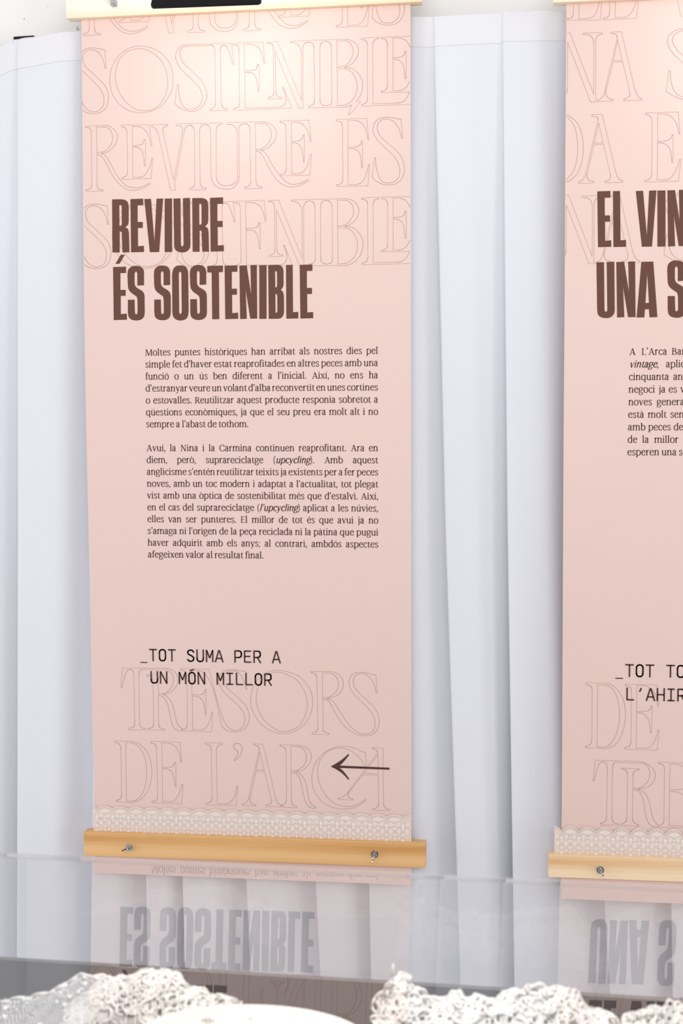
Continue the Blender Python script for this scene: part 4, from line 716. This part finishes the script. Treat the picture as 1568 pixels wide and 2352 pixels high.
def lace_trim(root, x0, x1, ztop, zbot, y, P, amp, ph):
    mb = MB(); n = int((x1 - x0) / .0015)
    def top(x):
        t = ((x - ph) / P) % 1.0
        return ztop - amp + amp * abs(math.sin(math.pi * t)) ** .8
    vs = []; fs = []
    for i in range(n + 1):
        x = lerp(x0, x1, i / n); vs += [(x, y, Z0 + zbot), (x, y, Z0 + top(x))]
    for i in range(n): fs.append((2 * i, 2 * i + 2, 2 * i + 3, 2 * i + 1))
    mb.add(vs, fs); tr = mb.build('lace_trim', M['trimnet'], root); tr['label'] = 'ecru lace strip with a scalloped edge'
    # raised threads: edge cord, diamonds, solid petals, picot ovals
    c = MB()
    c.tube([(lerp(x0, x1, i / n), y - .0008, Z0 + top(lerp(x0, x1, i / n))) for i in range(n + 1)], .0010, 6)
    c.tube([(lerp(x0, x1, i / n), y - .0006, Z0 + top(lerp(x0, x1, i / n)) - .0035) for i in range(n + 1)], .0006, 5)
    rr = random.Random(3)
    def patch(cx, cz, a, b, nn=14, sq=1.0, dy=.0007):
        pts = []
        for k in range(nn):
            t = 2 * math.pi * k / nn; ct, st_ = math.cos(t), math.sin(t)
            px = cx + a * math.copysign(abs(ct) ** sq, ct); pz = cz + b * math.copysign(abs(st_) ** sq, st_)
            px = min(max(px, x0), x1); pts.append((px, y - dy, Z0 + pz))
        c.add(pts, [tuple(range(nn))])
    m = int((x1 - x0) / P) + 2
    H = ztop - zbot
    for i in range(-1, m):
        cx = ph + (math.floor((x0 - ph) / P) + i + 1) * P
        if cx < x0 - P or cx > x1 + P: continue
        for (dx, dz, a, b, s_) in ((P * .5, .0085, .0125, .0052, 1.2), (P * .28, .019, .0058, .0062, 1.7), (P * .72, .019, .0058, .0062, 1.7), (0, .0215, .0044, .0040, 1), (P * .5, .0215, .0030, .0028, 1),
                               (P * .25, .034, .0056, .0075, 1.7), (P * .75, .034, .0056, .0075, 1.7), (P * .5, .0285, .0058, .0038, 1.6), (P * .5, .0430, .0058, .0038, 1.6), (0, .0290, .0048, .0042, 1.6),
                               (0, .0425, .0050, .0036, 1), (P * .5, .0500, .0042, .0030, 1), (P * .25, .0490, .0050, .0036, 1.6), (P * .75, .0490, .0050, .0036, 1.6), (0, .0560, .0046, .0032, 1), (P * .5, .0590, .006, .003, 1)):
            if cx + dx < x0 + .001 or cx + dx > x1 - .001 or dz > H: continue
            patch(cx + dx, ztop - amp * .25 - dz, a, b, 14, s_)
    for i in range(-2, m):
        for s in (1, -1):
            for o in (0, .5):
                pts = []
                for k in range(12):
                    t = k / 11; zz = ztop - amp - .004 - t * (H - amp - .005); xx = ph + (math.floor((x0 - ph) / P) + i + 1 + o) * P + s * (t - .5) * P
                    if x0 < xx < x1: pts.append((xx, y - .0004, Z0 + zz))
                if len(pts) > 1: c.tube(pts, .0005, 5)
        # bright picot ovals standing out along the middle and the foot
    q = c
    for i in range(-1, m):
        for o, dz, a, b in ((0, .0225, .0040, .0034), (.5, .0225, .0014, .0014), (0, .0545, .0042, .0030), (.5, .0545, .0020, .0018)):
            cx = ph + (math.floor((x0 - ph) / P) + i + 1 + o) * P
            if cx - a < x0 or cx + a > x1: continue
            bm = bmesh.new(); bmesh.ops.create_uvsphere(bm, u_segments=10, v_segments=6, radius=1)
            for v in bm.verts: v.co = Vector((cx + v.co.x * a, y - .0008 + v.co.y * .0007, Z0 + ztop - amp * .25 - dz + v.co.z * b))
            q.bm(bm, 1)
    c.build('raised_thread', [M['trim'], M['trimlight']], tr)
    return tr

def banner(y0, xL, xR, tailz, label, bars, mats, nuts, sheety, lace, edgeL, edgeR, curl):
    root = empty('hanging_banner', ((xL + xR) / 2, y0, Z0 + tailz)); tag(root, label, 'banner', 'pink banners hung between pine bars')
    mb = MB(); NU, NV = 24, 90; ztop = .872
    for j in range(NV + 1):
        v = lerp(tailz, ztop, j / NV)
        for i in range(NU + 1):
            s = i / NU; u = lerp(xL + interp(edgeL, v), xR + interp(edgeR, v), s)
            vv = v - (curl * (s * .6) if v < -.99 else 0)
            mb.v.append((u, sheety(u, v), vv + Z0))
    for j in range(NV):
        for i in range(NU): a = j * (NU + 1) + i; mb.f.append((a, a + 1, a + NU + 2, a + NU + 1)); mb.mi.append(0)
    sh = mb.build('printed_sheet', M['vinyl'], root, smooth=True)
    (tx0, tx1, tz, td0, td1), (bx0, bx1, bz0, bz1, bd0, bd1) = bars
    for nm, ya, yb in (('top_bar', -.0150, -.0006), ('top_bar', .0006, .0150)):
        o = bar_mesh(tx0, tx1, y0 + ya, y0 + yb, tz, tz + .0535, td0, td1).build(nm, mats[0], root)
    for nm, ya, yb in (('bottom_bar', -.0150, -.0006), ('bottom_bar', .0006, .0150)):
        o = bar_mesh(bx0, bx1, y0 + ya, y0 + yb, bz0, bz1, bd0, bd1).build(nm, mats[1], root)
    for x, z, a in nuts: wing_nut(root, x, y0 - .0150, z, math.radians(a))
    for x in (tx0 + .14, tx1 - .14):
        mb = MB(); mb.box(x - .012, y0 + .014, Z0 + tz + .020, x + .012, .088, Z0 + tz + .040, .001); mb.build('wall_bracket', M['steel'], root)
    lace_trim(root, *lace)
    return root
eL = [(-.99, .0012), (-.87, .0012), (-.63, .0005), (-.35, -.0003), (-.07, -.0020), (.15, -.0024), (.48, 0), (.80, .0029)]
eR = [(-.87, .0012), (-.53, .0007), (-.07, .0002), (.45, -.0007), (.80, -.0014)]
yLs = lambda u, v: 0.0 + (-.010 * min(1, (-.99 - v) / .03) if v < -.99 else 0.0)
banL = banner(0.0, 0.0, 0.70, -1.0290, 'pink banner headed REVIURE ÉS SOSTENIBLE, with an arrow pointing left',
              ((-.0255, .7226, .8105, 0, .0080), (-.0191, .7320, -.9897, -.9366, 0, -.0015)), (M['pine_lamplit'], M['pine_orange']),
              [(.0834, -.9674, 16), (.6227, -.9647, 72), (.0784, .8376, -44), (.6200, .8440, 40)], yLs,
              (-.0004, .7008, -.8815, -.950, -.0022, .0355, .0052, .0085), eL, eR, .004)
YR = -0.02
yRs = lambda u, v: YR + (-.016 * min(1, (-.995 - v) / .035) if v < -.995 else 0.0)
banR = banner(YR, 1.0152, 1.7152, -1.0400, 'pink banner headed EL VIN UNA S, cut off by the right border',
              ((.9879, 1.7360, .8017, 0, .0080), (.9915, 1.7400, -.9950, -.9465, 0, -.0015)), (M['pine_lamplit'], M['pine_cream']),
              [(1.0990, -.9757, -56), (1.632, -.9740, 35), (1.092, .830, -44), (1.632, .836, 40)], yRs,
              (1.0035, 1.7160, -.8885, -.955, YR - .0022, .0356, .0115, 1.0190), [(-1, 0.0036), (-.85, .0036), (-.07, .0010), (.2, .0008), (.48, 0), (.80, -.0006)], [(0, 0)], .006)

def ink(par, name, mat, off, fn, y=0.0, clip=(-9, 9, -9, 9)):
    k = Ink(lambda u, v: y, off, clip); fn(k); return k.mb.build(name, mat, par)
LW = 0.00082
cl = (.001, .6985, -.94, .862)
def outl(k):
    k.outline(PRINT['row2'] + PRINT['row2only'], LW)
    k.outline(PRINT['row2'] + PRINT['row4only'], LW, 0, -.3256)
    k.outline(PRINT['row3'], LW); k.outline(PRINT['row3'], LW, 0, .3248)
    k.outline(PRINT['tres'], LW)
ink(banL, 'outline_lettering', M['line'], .0003, outl, 0, cl)
ink(banL, 'heading_lettering', M['heavybrown'], .0005, lambda k: k.solids(PRINT['head']))
ink(banL, 'arrow_print', M['dark'], .0007, lambda k: k.solids(PRINT['arrow']))
K = .0001627
BODY = ["Moltes puntes històriques han arribat als nostres dies pel", "simple fet d’haver estat reaprofitades en altres peces amb una", "funció o un ús ben diferent a l’inicial. Així, no ens ha", "d’estranyar veure un volant d’alba reconvertit en unes cortines", "o estovalles. Reutilitzar aquest producte responia sobretot a", "qüestions econòmiques, ja que el seu preu era molt alt i no", "sempre a l’abast de tothom.", None,
        "Avui, la Nina i la Carmina continuen reaprofitant. Ara en", "diem, però, suprareciclatge (_upcycling_). Amb aquest", "anglicisme s’entén reutilitzar teixits ja existents per a fer peces", "noves, amb un toc modern i adaptat a l’actualitat, tot plegat", "vist amb una òptica de sostenibilitat més que d’estalvi. Així,", "en el cas del suprareciclatge (_l’upcycling_) aplicat a les núvies,", "elles van ser punteres. El millor de tot és que avui ja no", "s’amaga ni l’origen de la peça reciclada ni la pàtina que pugui", "haver adquirit amb els anys; al contrari, ambdós aspectes", "afegeixen valor al resultat final."]
def body(i0, i1):
    def fn(k):
        for i in range(i0, i1):
            if BODY[i]: justified(k, BODY[i], .1303, .6309, .1040 - .02554 * i, K, i in (6, 17))
    return fn
ink(banL, 'paragraph_print', M['brown'], .0004, body(0, 7)); ink(banL, 'paragraph_print', M['brown'], .0004, body(8, 18))
KM = .000214
ink(banL, 'slogan_print', M['dark'], .0006, lambda k: mono(k, '_TOT SUMA PER A', .1179, -.5566, .02086, KM))
ink(banL, 'slogan_print', M['dark'], .0006, lambda k: mono(k, 'UN MÓN MILLOR', .1408, -.6058, .02088, KM))
# right banner print
cr_ = (1.0165, 1.7140, -.95, .85)
def outr(k):
    for g in ('Rrow1', 'Rrow2', 'Rrow3', 'Rtres'): k.outline(PRINT[g], LW)
    k.outline(PRINT['Rrow2'], LW, 0, -.3240)
ink(banR, 'outline_lettering', M['line'], .0003, outr, YR, cr_)
ink(banR, 'heading_lettering', M['heavybrown'], .0005, lambda k: k.solids(PRINT['Rhead']), YR)
RB = [[(893, 'A'), (1040, 'L’Arca'), (1408, 'Bar')], [(893, '_vintage_,'), (1340, 'aplic')], [(890, 'cinquanta'), (1432, 'any')], [(888, 'negoci'), (1258, 'ja'), (1378, 'es'), (1520, 'v')], [(888, 'noves'), (1235, 'genera')],
      [(886, 'està'), (1128, 'molt'), (1402, 'sen')], [(886, 'amb'), (1135, 'peces'), (1445, 'de')], [(884, 'la'), (884, '')], [(882, 'esperen'), (1302, 'una'), (1512, 'se')]]
RB[7] = [(884, 'de'), (1062, 'la'), (1210, 'millor')]
def rbody(k):
    for i, ws in enumerate(RB):
        for x, w in ws:
            if w: put_word(k, words_of(w)[0], 1.1472 + (x - 888 - 3) * .0001642, .0970 - .02562 * i, K, 1.04)
ink(banR, 'paragraph_print', M['brown'], .0004, rbody, YR)
ink(banR, 'slogan_print', M['dark'], .0006, lambda k: mono(k, '_TOT TO', 1.1345, -.5682, .02087, KM), YR)
ink(banR, 'slogan_print', M['dark'], .0006, lambda k: mono(k, "L'AHIR", 1.1572, -.6178, .02087, KM), YR)

# ================================================================== FLOODLIGHTS
FL_AL = math.radians(35)
def floodlight(name, cx, cy, cz, label):
    root = empty(name, (cx, cy, cz)); tag(root, label, 'lamp', 'black floodlights above the banners')
    d = Vector((0, math.cos(FL_AL), -math.sin(FL_AL))); w = Vector((0, math.sin(FL_AL), math.cos(FL_AL))); X = Vector((1, 0, 0)); c = Vector((cx, cy, cz))
    def ring(a, b, s, r=.004):
        return [c + X * p + w * q + d * s for p, q in ((-a + r, -b), (a - r, -b), (a, -b + r), (a, b - r), (a - r, b), (-a + r, b), (-a, b - r), (-a, -b + r))]
    mb = MB()
    rings = [ring(.094, .066, -.002), ring(.100, .072, 0), ring(.1035, .0755, -.002), ring(.1035, .0755, -.008), ring(.084, .052, -.050), ring(.078, .046, -.056)]
    vs = [p for r in rings for p in r]; fs = []
    for i in range(len(rings) - 1):
        for k in range(8): fs.append((i * 8 + k, i * 8 + (k + 1) % 8, (i + 1) * 8 + (k + 1) % 8, (i + 1) * 8 + k))
    fs.append(tuple(range(40, 48))); mb.add(vs, fs)
    for i in range(-4, 5):     # cooling fins on the back
        p = c + X * (i * .016) - d * .056
        mb.add([p + X * a + w * b - d * e for a in (-.0012, .0012) for b in (-.036, .036) for e in (-.001, .010)], [(0, 1, 3, 2), (4, 6, 7, 5), (0, 4, 5, 1), (2, 3, 7, 6), (1, 5, 7, 3), (0, 2, 6, 4)])
    mb.build('housing', M['black'], root)
    mb = MB(); mb.add(ring(.094, .066, -.0025), [tuple(range(8))]); l = mb.build('lens', emis('warm_led_lens', (1.0, .985, .93, 1), FLOOD), root)
    mb = MB(); top = Vector((cx, -.035, cz + .16))
    for s in (-1, 1): mb.tube([c + X * s * .1035 - d * .02, c + X * s * .112 - d * .02 + w * .01, c + X * s * .112 + w * .085 - d * .02, c + X * s * .10 + w * .095 - d * .02], .004, 6)
    mb.tube([c - X * .10 + w * .095 - d * .02, c + X * .10 + w * .095 - d * .02], .004, 6); mb.build('bracket', M['black'], root)
    mb = MB(); mb.tube([c + w * .095 - d * .02, Vector((cx, cy - .03, cz + .17)), Vector((cx, .086, cz + .19))], .008, 8); mb.build('arm', M['black'], root)
    return root
floodlight('floodlight', .3430, -.2967, Z0 + .7940, 'black floodlight at the top border, in front of the pine bar of the REVIURE banner')
floodlight('floodlight', 1.4300, -.3100, Z0 + .7974, 'black floodlight lighting the banner at the right border')

# ================================================================== DISPLAY TABLE AND CASE
e = Vector((math.cos(math.radians(-2.488)), math.sin(math.radians(-2.488)), 0)); n_ = Vector((e.y, -e.x, 0))
P0 = Vector((.3876, -1.6121, 0))
def CP(s, t, z): p = P0 + e * s + n_ * t; return (p.x, p.y, z + Z0)
def sag(x, y):
    a, b = x - .7, y + 1.9
    return -.4577 - .0037 * a - .0085 * b + .0032 * a * a + .0084 * a * b + .0213 * b * b
SA, SB, TD, ZT = -.46, 1.26, .62, -.570
def cbox(mb, s0, s1, t0, t1, z0, z1, b=0.0, mi=0):
    k = len(mb.v); mb.box(s0, t0, z0, s1, t1, z1, b, mi)
    mb.v[k:] = [CP(*v) for v in mb.v[k:]]
root = empty('display_table', CP(.4, .3, -Z0)); tag(root, 'table draped in black cloth under the clear display case', 'table')
mb = MB()      # cloth: flat top, hanging skirt with soft folds
NS, NZ = 160, 12; s0, s1, t0, t1 = SA - .02, SB + .02, -.004, TD + .03
per = []
for i in range(60): per.append((lerp(s0, s1, i / 60), t0, 0, -1))
for i in range(24): per.append((s1, lerp(t0, t1, i / 24), 1, 0))
for i in range(60): per.append((lerp(s1, s0, i / 60), t1, 0, 1))
for i in range(24): per.append((s0, lerp(t1, t0, i / 24), -1, 0))
NP = len(per)
for j in range(NZ + 1):
    z = lerp(ZT, -Z0 + .01, j / NZ); dr = (j / NZ)
    for i, (a, b, nx, ny) in enumerate(per):
        o = .004 * min(1, dr * 6) + dr * .018 * (1 + math.sin(i * .85)) if j else 0
        mb.v.append(CP(a + nx * o, b + ny * o, z if j else ZT))
for j in range(NZ):
    for i in range(NP): mb.f.append((j * NP + i, j * NP + (i + 1) % NP, (j + 1) * NP + (i + 1) % NP, (j + 1) * NP + i)); mb.mi.append(0)
mb.f.append(tuple(range(NP))); mb.mi.append(0)
rr = random.Random(5)      # loose threads along the back edge of the cloth
for i in range(26):
    a = rr.uniform(-.3, 1.1); mb.tube([CP(a, t0 + .001, ZT - .001), CP(a + rr.uniform(-.004, .004), t0 - rr.uniform(.002, .005), ZT - rr.uniform(.0005, .003))], .0004, 4)
tc_ = mb.build('black_cloth', M['tablecloth'], root)
mb = MB(); cbox(mb, SA, SB, .01, TD + .01, -.62, -.574); mb.build('table_top', M['black'], root)
for a in (SA + .05, SB - .05):
    for b in (.06, TD - .04):
        mb = MB(); cbox(mb, a - .025, a + .025, b - .025, b + .025, -Z0, -.62); mb.build('leg', M['black'], root)

case = empty('display_case', CP(.4, .3, ZT)); tag(case, 'clear acrylic display case covering the white lace on the black table', 'display case')
mb = MB(); NS, NT_ = 60, 40; TH = .0045
for sgn in (0, 1):
    for j in range(NT_ + 1):
        for i in range(NS + 1):
            x, y, _ = CP(lerp(SA, SB, i / NS), lerp(0, TD, j / NT_), 0); mb.v.append((x, y, sag(x, y) - sgn * TH + Z0))
o = (NS + 1) * (NT_ + 1)
for j in range(NT_):
    for i in range(NS):
        a = j * (NS + 1) + i; q = (a, a + NS + 1, a + NS + 2, a + 1); mb.f.append(q[::-1] if False else (a + NS + 1, a + NS + 2, a + 1, a)); mb.mi.append(0)
        mb.f.append((a + o, a + 1 + o, a + NS + 2 + o, a + NS + 1 + o)); mb.mi.append(1)
for i in range(NS):
    for j in (0, NT_): a = j * (NS + 1) + i; mb.f.append((a, a + 1, a + 1 + o, a + o)); mb.mi.append(2)
for j in range(NT_):
    for i in (0, NS): a = j * (NS + 1) + i; mb.f.append((a, a + NS + 1, a + NS + 1 + o, a + o)); mb.mi.append(2)
top = mb.build('lid', [M['sheet'], M['under'], M['edge']], case, smooth=True)
def pane(nm, s0, s1, t0, t1):
    mb = MB(); N = 40; V = []
    for i in range(N + 1):
        f = i / N
        if abs(s1 - s0) > abs(t1 - t0): cs = [(lerp(s0, s1, f), t0), (lerp(s0, s1, f), t1)]
        else: cs = [(s0, lerp(t0, t1, f)), (s1, lerp(t0, t1, f))]
        for a, b in cs:
            x, y, _ = CP(a, b, 0); V += [(x, y, ZT + Z0 + .0006), (x, y, sag(x, y) - TH + Z0)]
    F = []; MI = []
    for i in range(N):
        a = i * 4; b = a + 4
        for q, m in (((a, b, b + 1, a + 1), 0), ((a + 2, a + 3, b + 3, b + 2), 1), ((a + 1, b + 1, b + 3, a + 3), 2), ((a, a + 2, b + 2, b), 2)): F.append(q); MI.append(m)
    mb.v = V; mb.f = F; mb.mi = MI
    return mb.build(nm, [M['sheet'], M['under'], M['edge']], case)
pane('back_pane', SA, SB, 0, .004); pane('front_pane', SA, SB, TD - .004, TD); pane('side_pane', SA, SA + .004, .004, TD - .004); pane('side_pane', SB - .004, SB, .004, TD - .004)

# ================================================================== LACE UNDER THE ACRYLIC
def rot_frame(n):
    n = n.normalized(); a = n.cross(Vector((0.2, 0.3, 1))); a.normalize(); return a, n.cross(a)
def heap(name, prof, yc, dh, seed, label, nr, hole=.10, motifs=6):
    """pile of crocheted lace: uneven cloth ground with holes, covered with looped cords and petals"""
    rr = random.Random(seed); xs = [p[0] for p in prof]; x0, x1 = xs[0], xs[-1]
    def Hh(x): return max(.004, interp(prof, x) - .0045 - ZT)
    def S_(u, v):
        x = lerp(x0, x1, u); h = Hh(x) - .003
        sh = max(0, 1 - v * v) ** .55
        b = .004 * math.sin(x * 230 + v * 5 + seed) * math.sin(v * 9 + x * 120) * min(1, h / .03)
        y = yc - v * dh * (1 + .10 * math.sin(x * 60 + seed))
        return Vector((x, y, Z0 + ZT + .002 + max(0, (h - .002) * sh + b * sh)))
    root = empty(name, (lerp(x0, x1, .5), yc, Z0 + ZT)); tag(root, label, 'lace')
    mb = MB(); NU, NV = 90, 26
    for j in range(NV + 1):
        for i in range(NU + 1): mb.v.append(tuple(S_(i / NU, lerp(-1, 1, j / NV))))
    for j in range(NV):
        for i in range(NU):
            if rr.random() < (hole + .24 if 9 <= j <= 16 else hole): continue
            a = j * (NU + 1) + i; mb.f.append((a, a + NU + 1, a + NU + 2, a + 1)); mb.mi.append(0)
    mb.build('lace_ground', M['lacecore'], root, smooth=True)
    c = MB()
    def loop(p, n, r, tr, el=1.0, rot=0.0, open_=1.0, nseg=14):
        a, b = rot_frame(n); pts = []
        for k in range(nseg + (0 if open_ >= 1 else 1)):
            t = rot + 2 * math.pi * open_ * k / nseg; rad = r * (1 + .08 * math.sin(3 * t + rot))
            pts.append(p + a * rad * math.cos(t) + b * rad * el * math.sin(t) + n * tr * .5)
        c.tube(pts, tr, 5, open_ >= 1)
    def normal(u, v):
        d = .01; p = S_(u, v); q = (S_(min(1, u + d), v) - p).cross(S_(u, min(1, v + d)) - p)
        if q.length < 1e-12: return Vector((0, -.5, .8))
        q.normalize()
        return -q if q.z < 0 and abs(q.z) > .2 or q.y > .3 and q.z < .2 else q
    for i in range(nr):
        u = rr.uniform(.02, .98); v = rr.uniform(-.25, .95); p = S_(u, v); n = normal(u, v)
        if n.z < 0: n = -n
        n = (n + Vector((rr.uniform(-.4, .4), rr.uniform(-.6, .1), rr.uniform(-.1, .4)))).normalized()
        loop(p, n, rr.uniform(.003, .0075), rr.uniform(.0009, .0016), rr.uniform(.6, 1.1), rr.uniform(0, 6.28), 1 if rr.random() < .7 else .75)
    for i in range(motifs):     # flowers: ring of petals round a small ring
        u = rr.uniform(.06, .94); v = rr.uniform(0, .75); p = S_(u, v); n = normal(u, v)
        if n.z < 0: n = -n
        n = (n + Vector((0, -.5, .2))).normalized(); a, b = rot_frame(n); R = rr.uniform(.006, .010)
        loop(p + n * .002, n, R * .35, .0012)
        for k in range(6):
            t = 2 * math.pi * k / 6; loop(p + n * .002 + (a * math.cos(t) + b * math.sin(t)) * R, n, R * .42, .0013, 1, t)
    for i in range(int(nr * .28)):     # scalloped border standing along the crest
        u = (i + .5) / int(nr * .28); x = lerp(x0, x1, u); p = S_(u, rr.uniform(-.12, .18)); r = rr.uniform(.0036, .0085)
        loop(p + Vector((0, 0, -r * .25)), Vector((rr.uniform(-.5, .5), -1, rr.uniform(-.1, .5))).normalized(), r, rr.uniform(.0012, .0020), rr.uniform(.7, 1.0), rr.uniform(0, 6))
    c.v = [(x, y, max(z, Z0 + ZT + .0008)) for x, y, z in c.v]
    c.build('looped_cord', M['lace'], root, smooth=True)
    return root
L1 = [(.500, -.566), (.512, -.548), (.523, -.540), (.5376, -.5345), (.5543, -.5262), (.5647, -.5215), (.5709, -.5225), (.5791, -.523), (.5915, -.524), (.6017, -.5285), (.6098, -.5371), (.62, -.5393), (.6302, -.5444), (.6404, -.5433), (.6494, -.5462), (.6519, -.5560), (.655, -.566)]
h1 = heap('crochet_lace', L1, -1.735, .042, 11, 'mounded white crochet lace at the left, under the ÉS SOSTENIBLE reflection', 150, .14, 12)
R3 = [(.784, -.565), (.787, -.5441), (.7934, -.5357), (.7985, -.5232), (.8050, -.5190), (.8112, -.5186), (.8171, -.5263), (.827, -.5292), (.8349, -.5348), (.8447, -.5361), (.8565, -.536), (.8600, -.5300), (.8616, -.5275), (.8635, -.5300), (.8667, -.5355), (.88, -.5341), (.8878, -.5352), (.8995, -.5346), (.9033, -.5284), (.9092, -.5253), (.9158, -.5266), (.9274, -.5223), (.9382, -.5234), (.9498, -.5237), (.9621, -.5207), (.9665, -.5275), (.9675, -.5348), (.9749, -.5385), (.9865, -.5426), (.9970, -.5468), (1.0010, -.552), (1.0030, -.566)]
h3 = heap('crochet_lace', R3, -1.735, .045, 23, 'long white crochet lace pile right of centre, below the gap between the banners', 190, .13, 14)
R4 = [(1.0045, -.566), (1.0055, -.5459), (1.0078, -.534), (1.0152, -.529), (1.0245, -.526), (1.0338, -.5248), (1.0431, -.522), (1.0572, -.519), (1.0691, -.5177), (1.0877, -.5215), (1.1064, -.5342), (1.13, -.545), (1.16, -.566)]
h4 = heap('crochet_lace', R4, -1.765, .030, 37, 'white crochet lace at the right border, under the UNA S reflection', 110, .16, 8)
# thread spike standing on the pile
mb = MB(); mb.tube([(.8020, -1.735, Z0 - .5205), (.8015, -1.735, Z0 - .5140), (.8022, -1.735, Z0 - .5085)], [.0016, .0013, .0010], 6); mb.build('loose_thread', M['lace'], h3, smooth=True)
# red embroidered spots showing through the openwork
mb = MB()
for x, z, a in ((.9836, -.5475, .0046), (.9975, -.5495, .0046), (.9800, -.5560, .005)):
    bm = bmesh.new(); bmesh.ops.create_uvsphere(bm, u_segments=12, v_segments=8, radius=1)
    for v in bm.verts: v.co = Vector((x + v.co.x * a, -1.778 + v.co.y * .002, Z0 + z + v.co.z * a * .6))
    mb.bm(bm)
rd = mb.build('embroidered_spot', M['red'], h3, smooth=True); rd['label'] = 'red thread spots in the lace'
# sheer dotted net trailing off to the left of the first pile
mb = MB(); NU, NV = 40, 14
tp = [(.432, -.566), (.4616, -.561), (.487, -.552), (.4995, -.5420), (.5105, -.5374), (.523, -.5370), (.536, -.5390)]
def TS(u, v):
    x = lerp(.432, .536, u); h = interp(tp, x) - ZT
    return Vector((x, -1.735 - v * .05, Z0 + ZT + .0035 + h * max(0, 1 - abs(v) ** 1.6) + .0015 * math.sin(x * 300 + v * 7)))
for j in range(NV + 1):
    for i in range(NU + 1): mb.v.append(tuple(TS(i / NU, lerp(-.2, 1, j / NV))))
for j in range(NV):
    for i in range(NU): a = j * (NU + 1) + i; mb.f.append((a, a + NU + 1, a + NU + 2, a + 1)); mb.mi.append(0)
rr = random.Random(9)
for i in range(34):
    u, v = rr.random(), rr.uniform(0, .95); p = TS(u, v) + Vector((0, -.001, .001)); r = rr.uniform(.0010, .0026)
    bm = bmesh.new(); bmesh.ops.create_uvsphere(bm, u_segments=8, v_segments=6, radius=r)
    for w_ in bm.verts: w_.co += p
    mb.bm(bm, 1)
for i in range(60):
    u = i / 59; p = TS(u, -.05 + .02 * math.sin(i)); mb.tube([p + Vector((math.cos(t) * .0028, -.001, math.sin(t) * .0022)) for t in [k * math.pi / 4 for k in range(8)]], .0010, 5, True, 1)
for (x, z, r) in ((.4920, -.5475, .0050), (.5260, -.5600, .0040)):
    mb.tube([(x + math.cos(t) * r, -1.738, Z0 + z + math.sin(t) * r) for t in [k * math.pi / 7 for k in range(14)]], .0012, 5, True, 1)
tn = mb.build('tulle_net', [M['tulle'], M['lace']], h1, smooth=True); tn['label'] = 'sheer white net with dots'
# rounded lace cap with a smooth cream band
cap = empty('lace_cap', (.697, -1.90, Z0 + ZT)); tag(cap, 'rounded white lace piece with a smooth cream rim, low in front at the centre', 'lace')
mb = MB(); NA, NR = 64, 16; cx, cy, RX, RY, HC = .694, -1.865, .115, .080, .0600
def CAPP(a, t): return Vector((cx + math.cos(a) * RX * math.sin(t), cy + math.sin(a) * RY * math.sin(t), Z0 + ZT + .002 + HC * math.cos(t) ** .8))
rr = random.Random(4)
for j in range(NR + 1):
    for i in range(NA): mb.v.append(tuple(CAPP(2 * math.pi * i / NA, (j + .15) / (NR + .15) * math.pi / 2 * .999)))
for j in range(NR):
    for i in range(NA):
        if j > 5 and rr.random() < .04: continue
        a = j * NA + i; b = j * NA + (i + 1) % NA; mb.f.append((a, b, b + NA, a + NA)); mb.mi.append(0)
mb.f.append(tuple(range(NA))); mb.mi.append(0)
mb.build('crown', M['cream'], cap, smooth=True)
mb = MB()
for i in range(150):
    p = CAPP(rr.uniform(math.pi, 2 * math.pi), rr.uniform(.3, 1.5)); r = rr.uniform(.003, .006)
    mb.tube([p + Vector((math.cos(t) * r, -.0014, math.sin(t) * r * .7)) for t in [k * math.pi / 6 for k in range(12)]], .0010, 5, True)
mb.build('looped_cord', M['lace'], cap, smooth=True)
mb = MB(); mb.tube([CAPP(lerp(.04, math.pi - .04, i / 50), 1.0) + Vector((0, 0, .002)) for i in range(51)], .0042, 10)
mb.build('rim_band', M['cream'], cap, smooth=True)
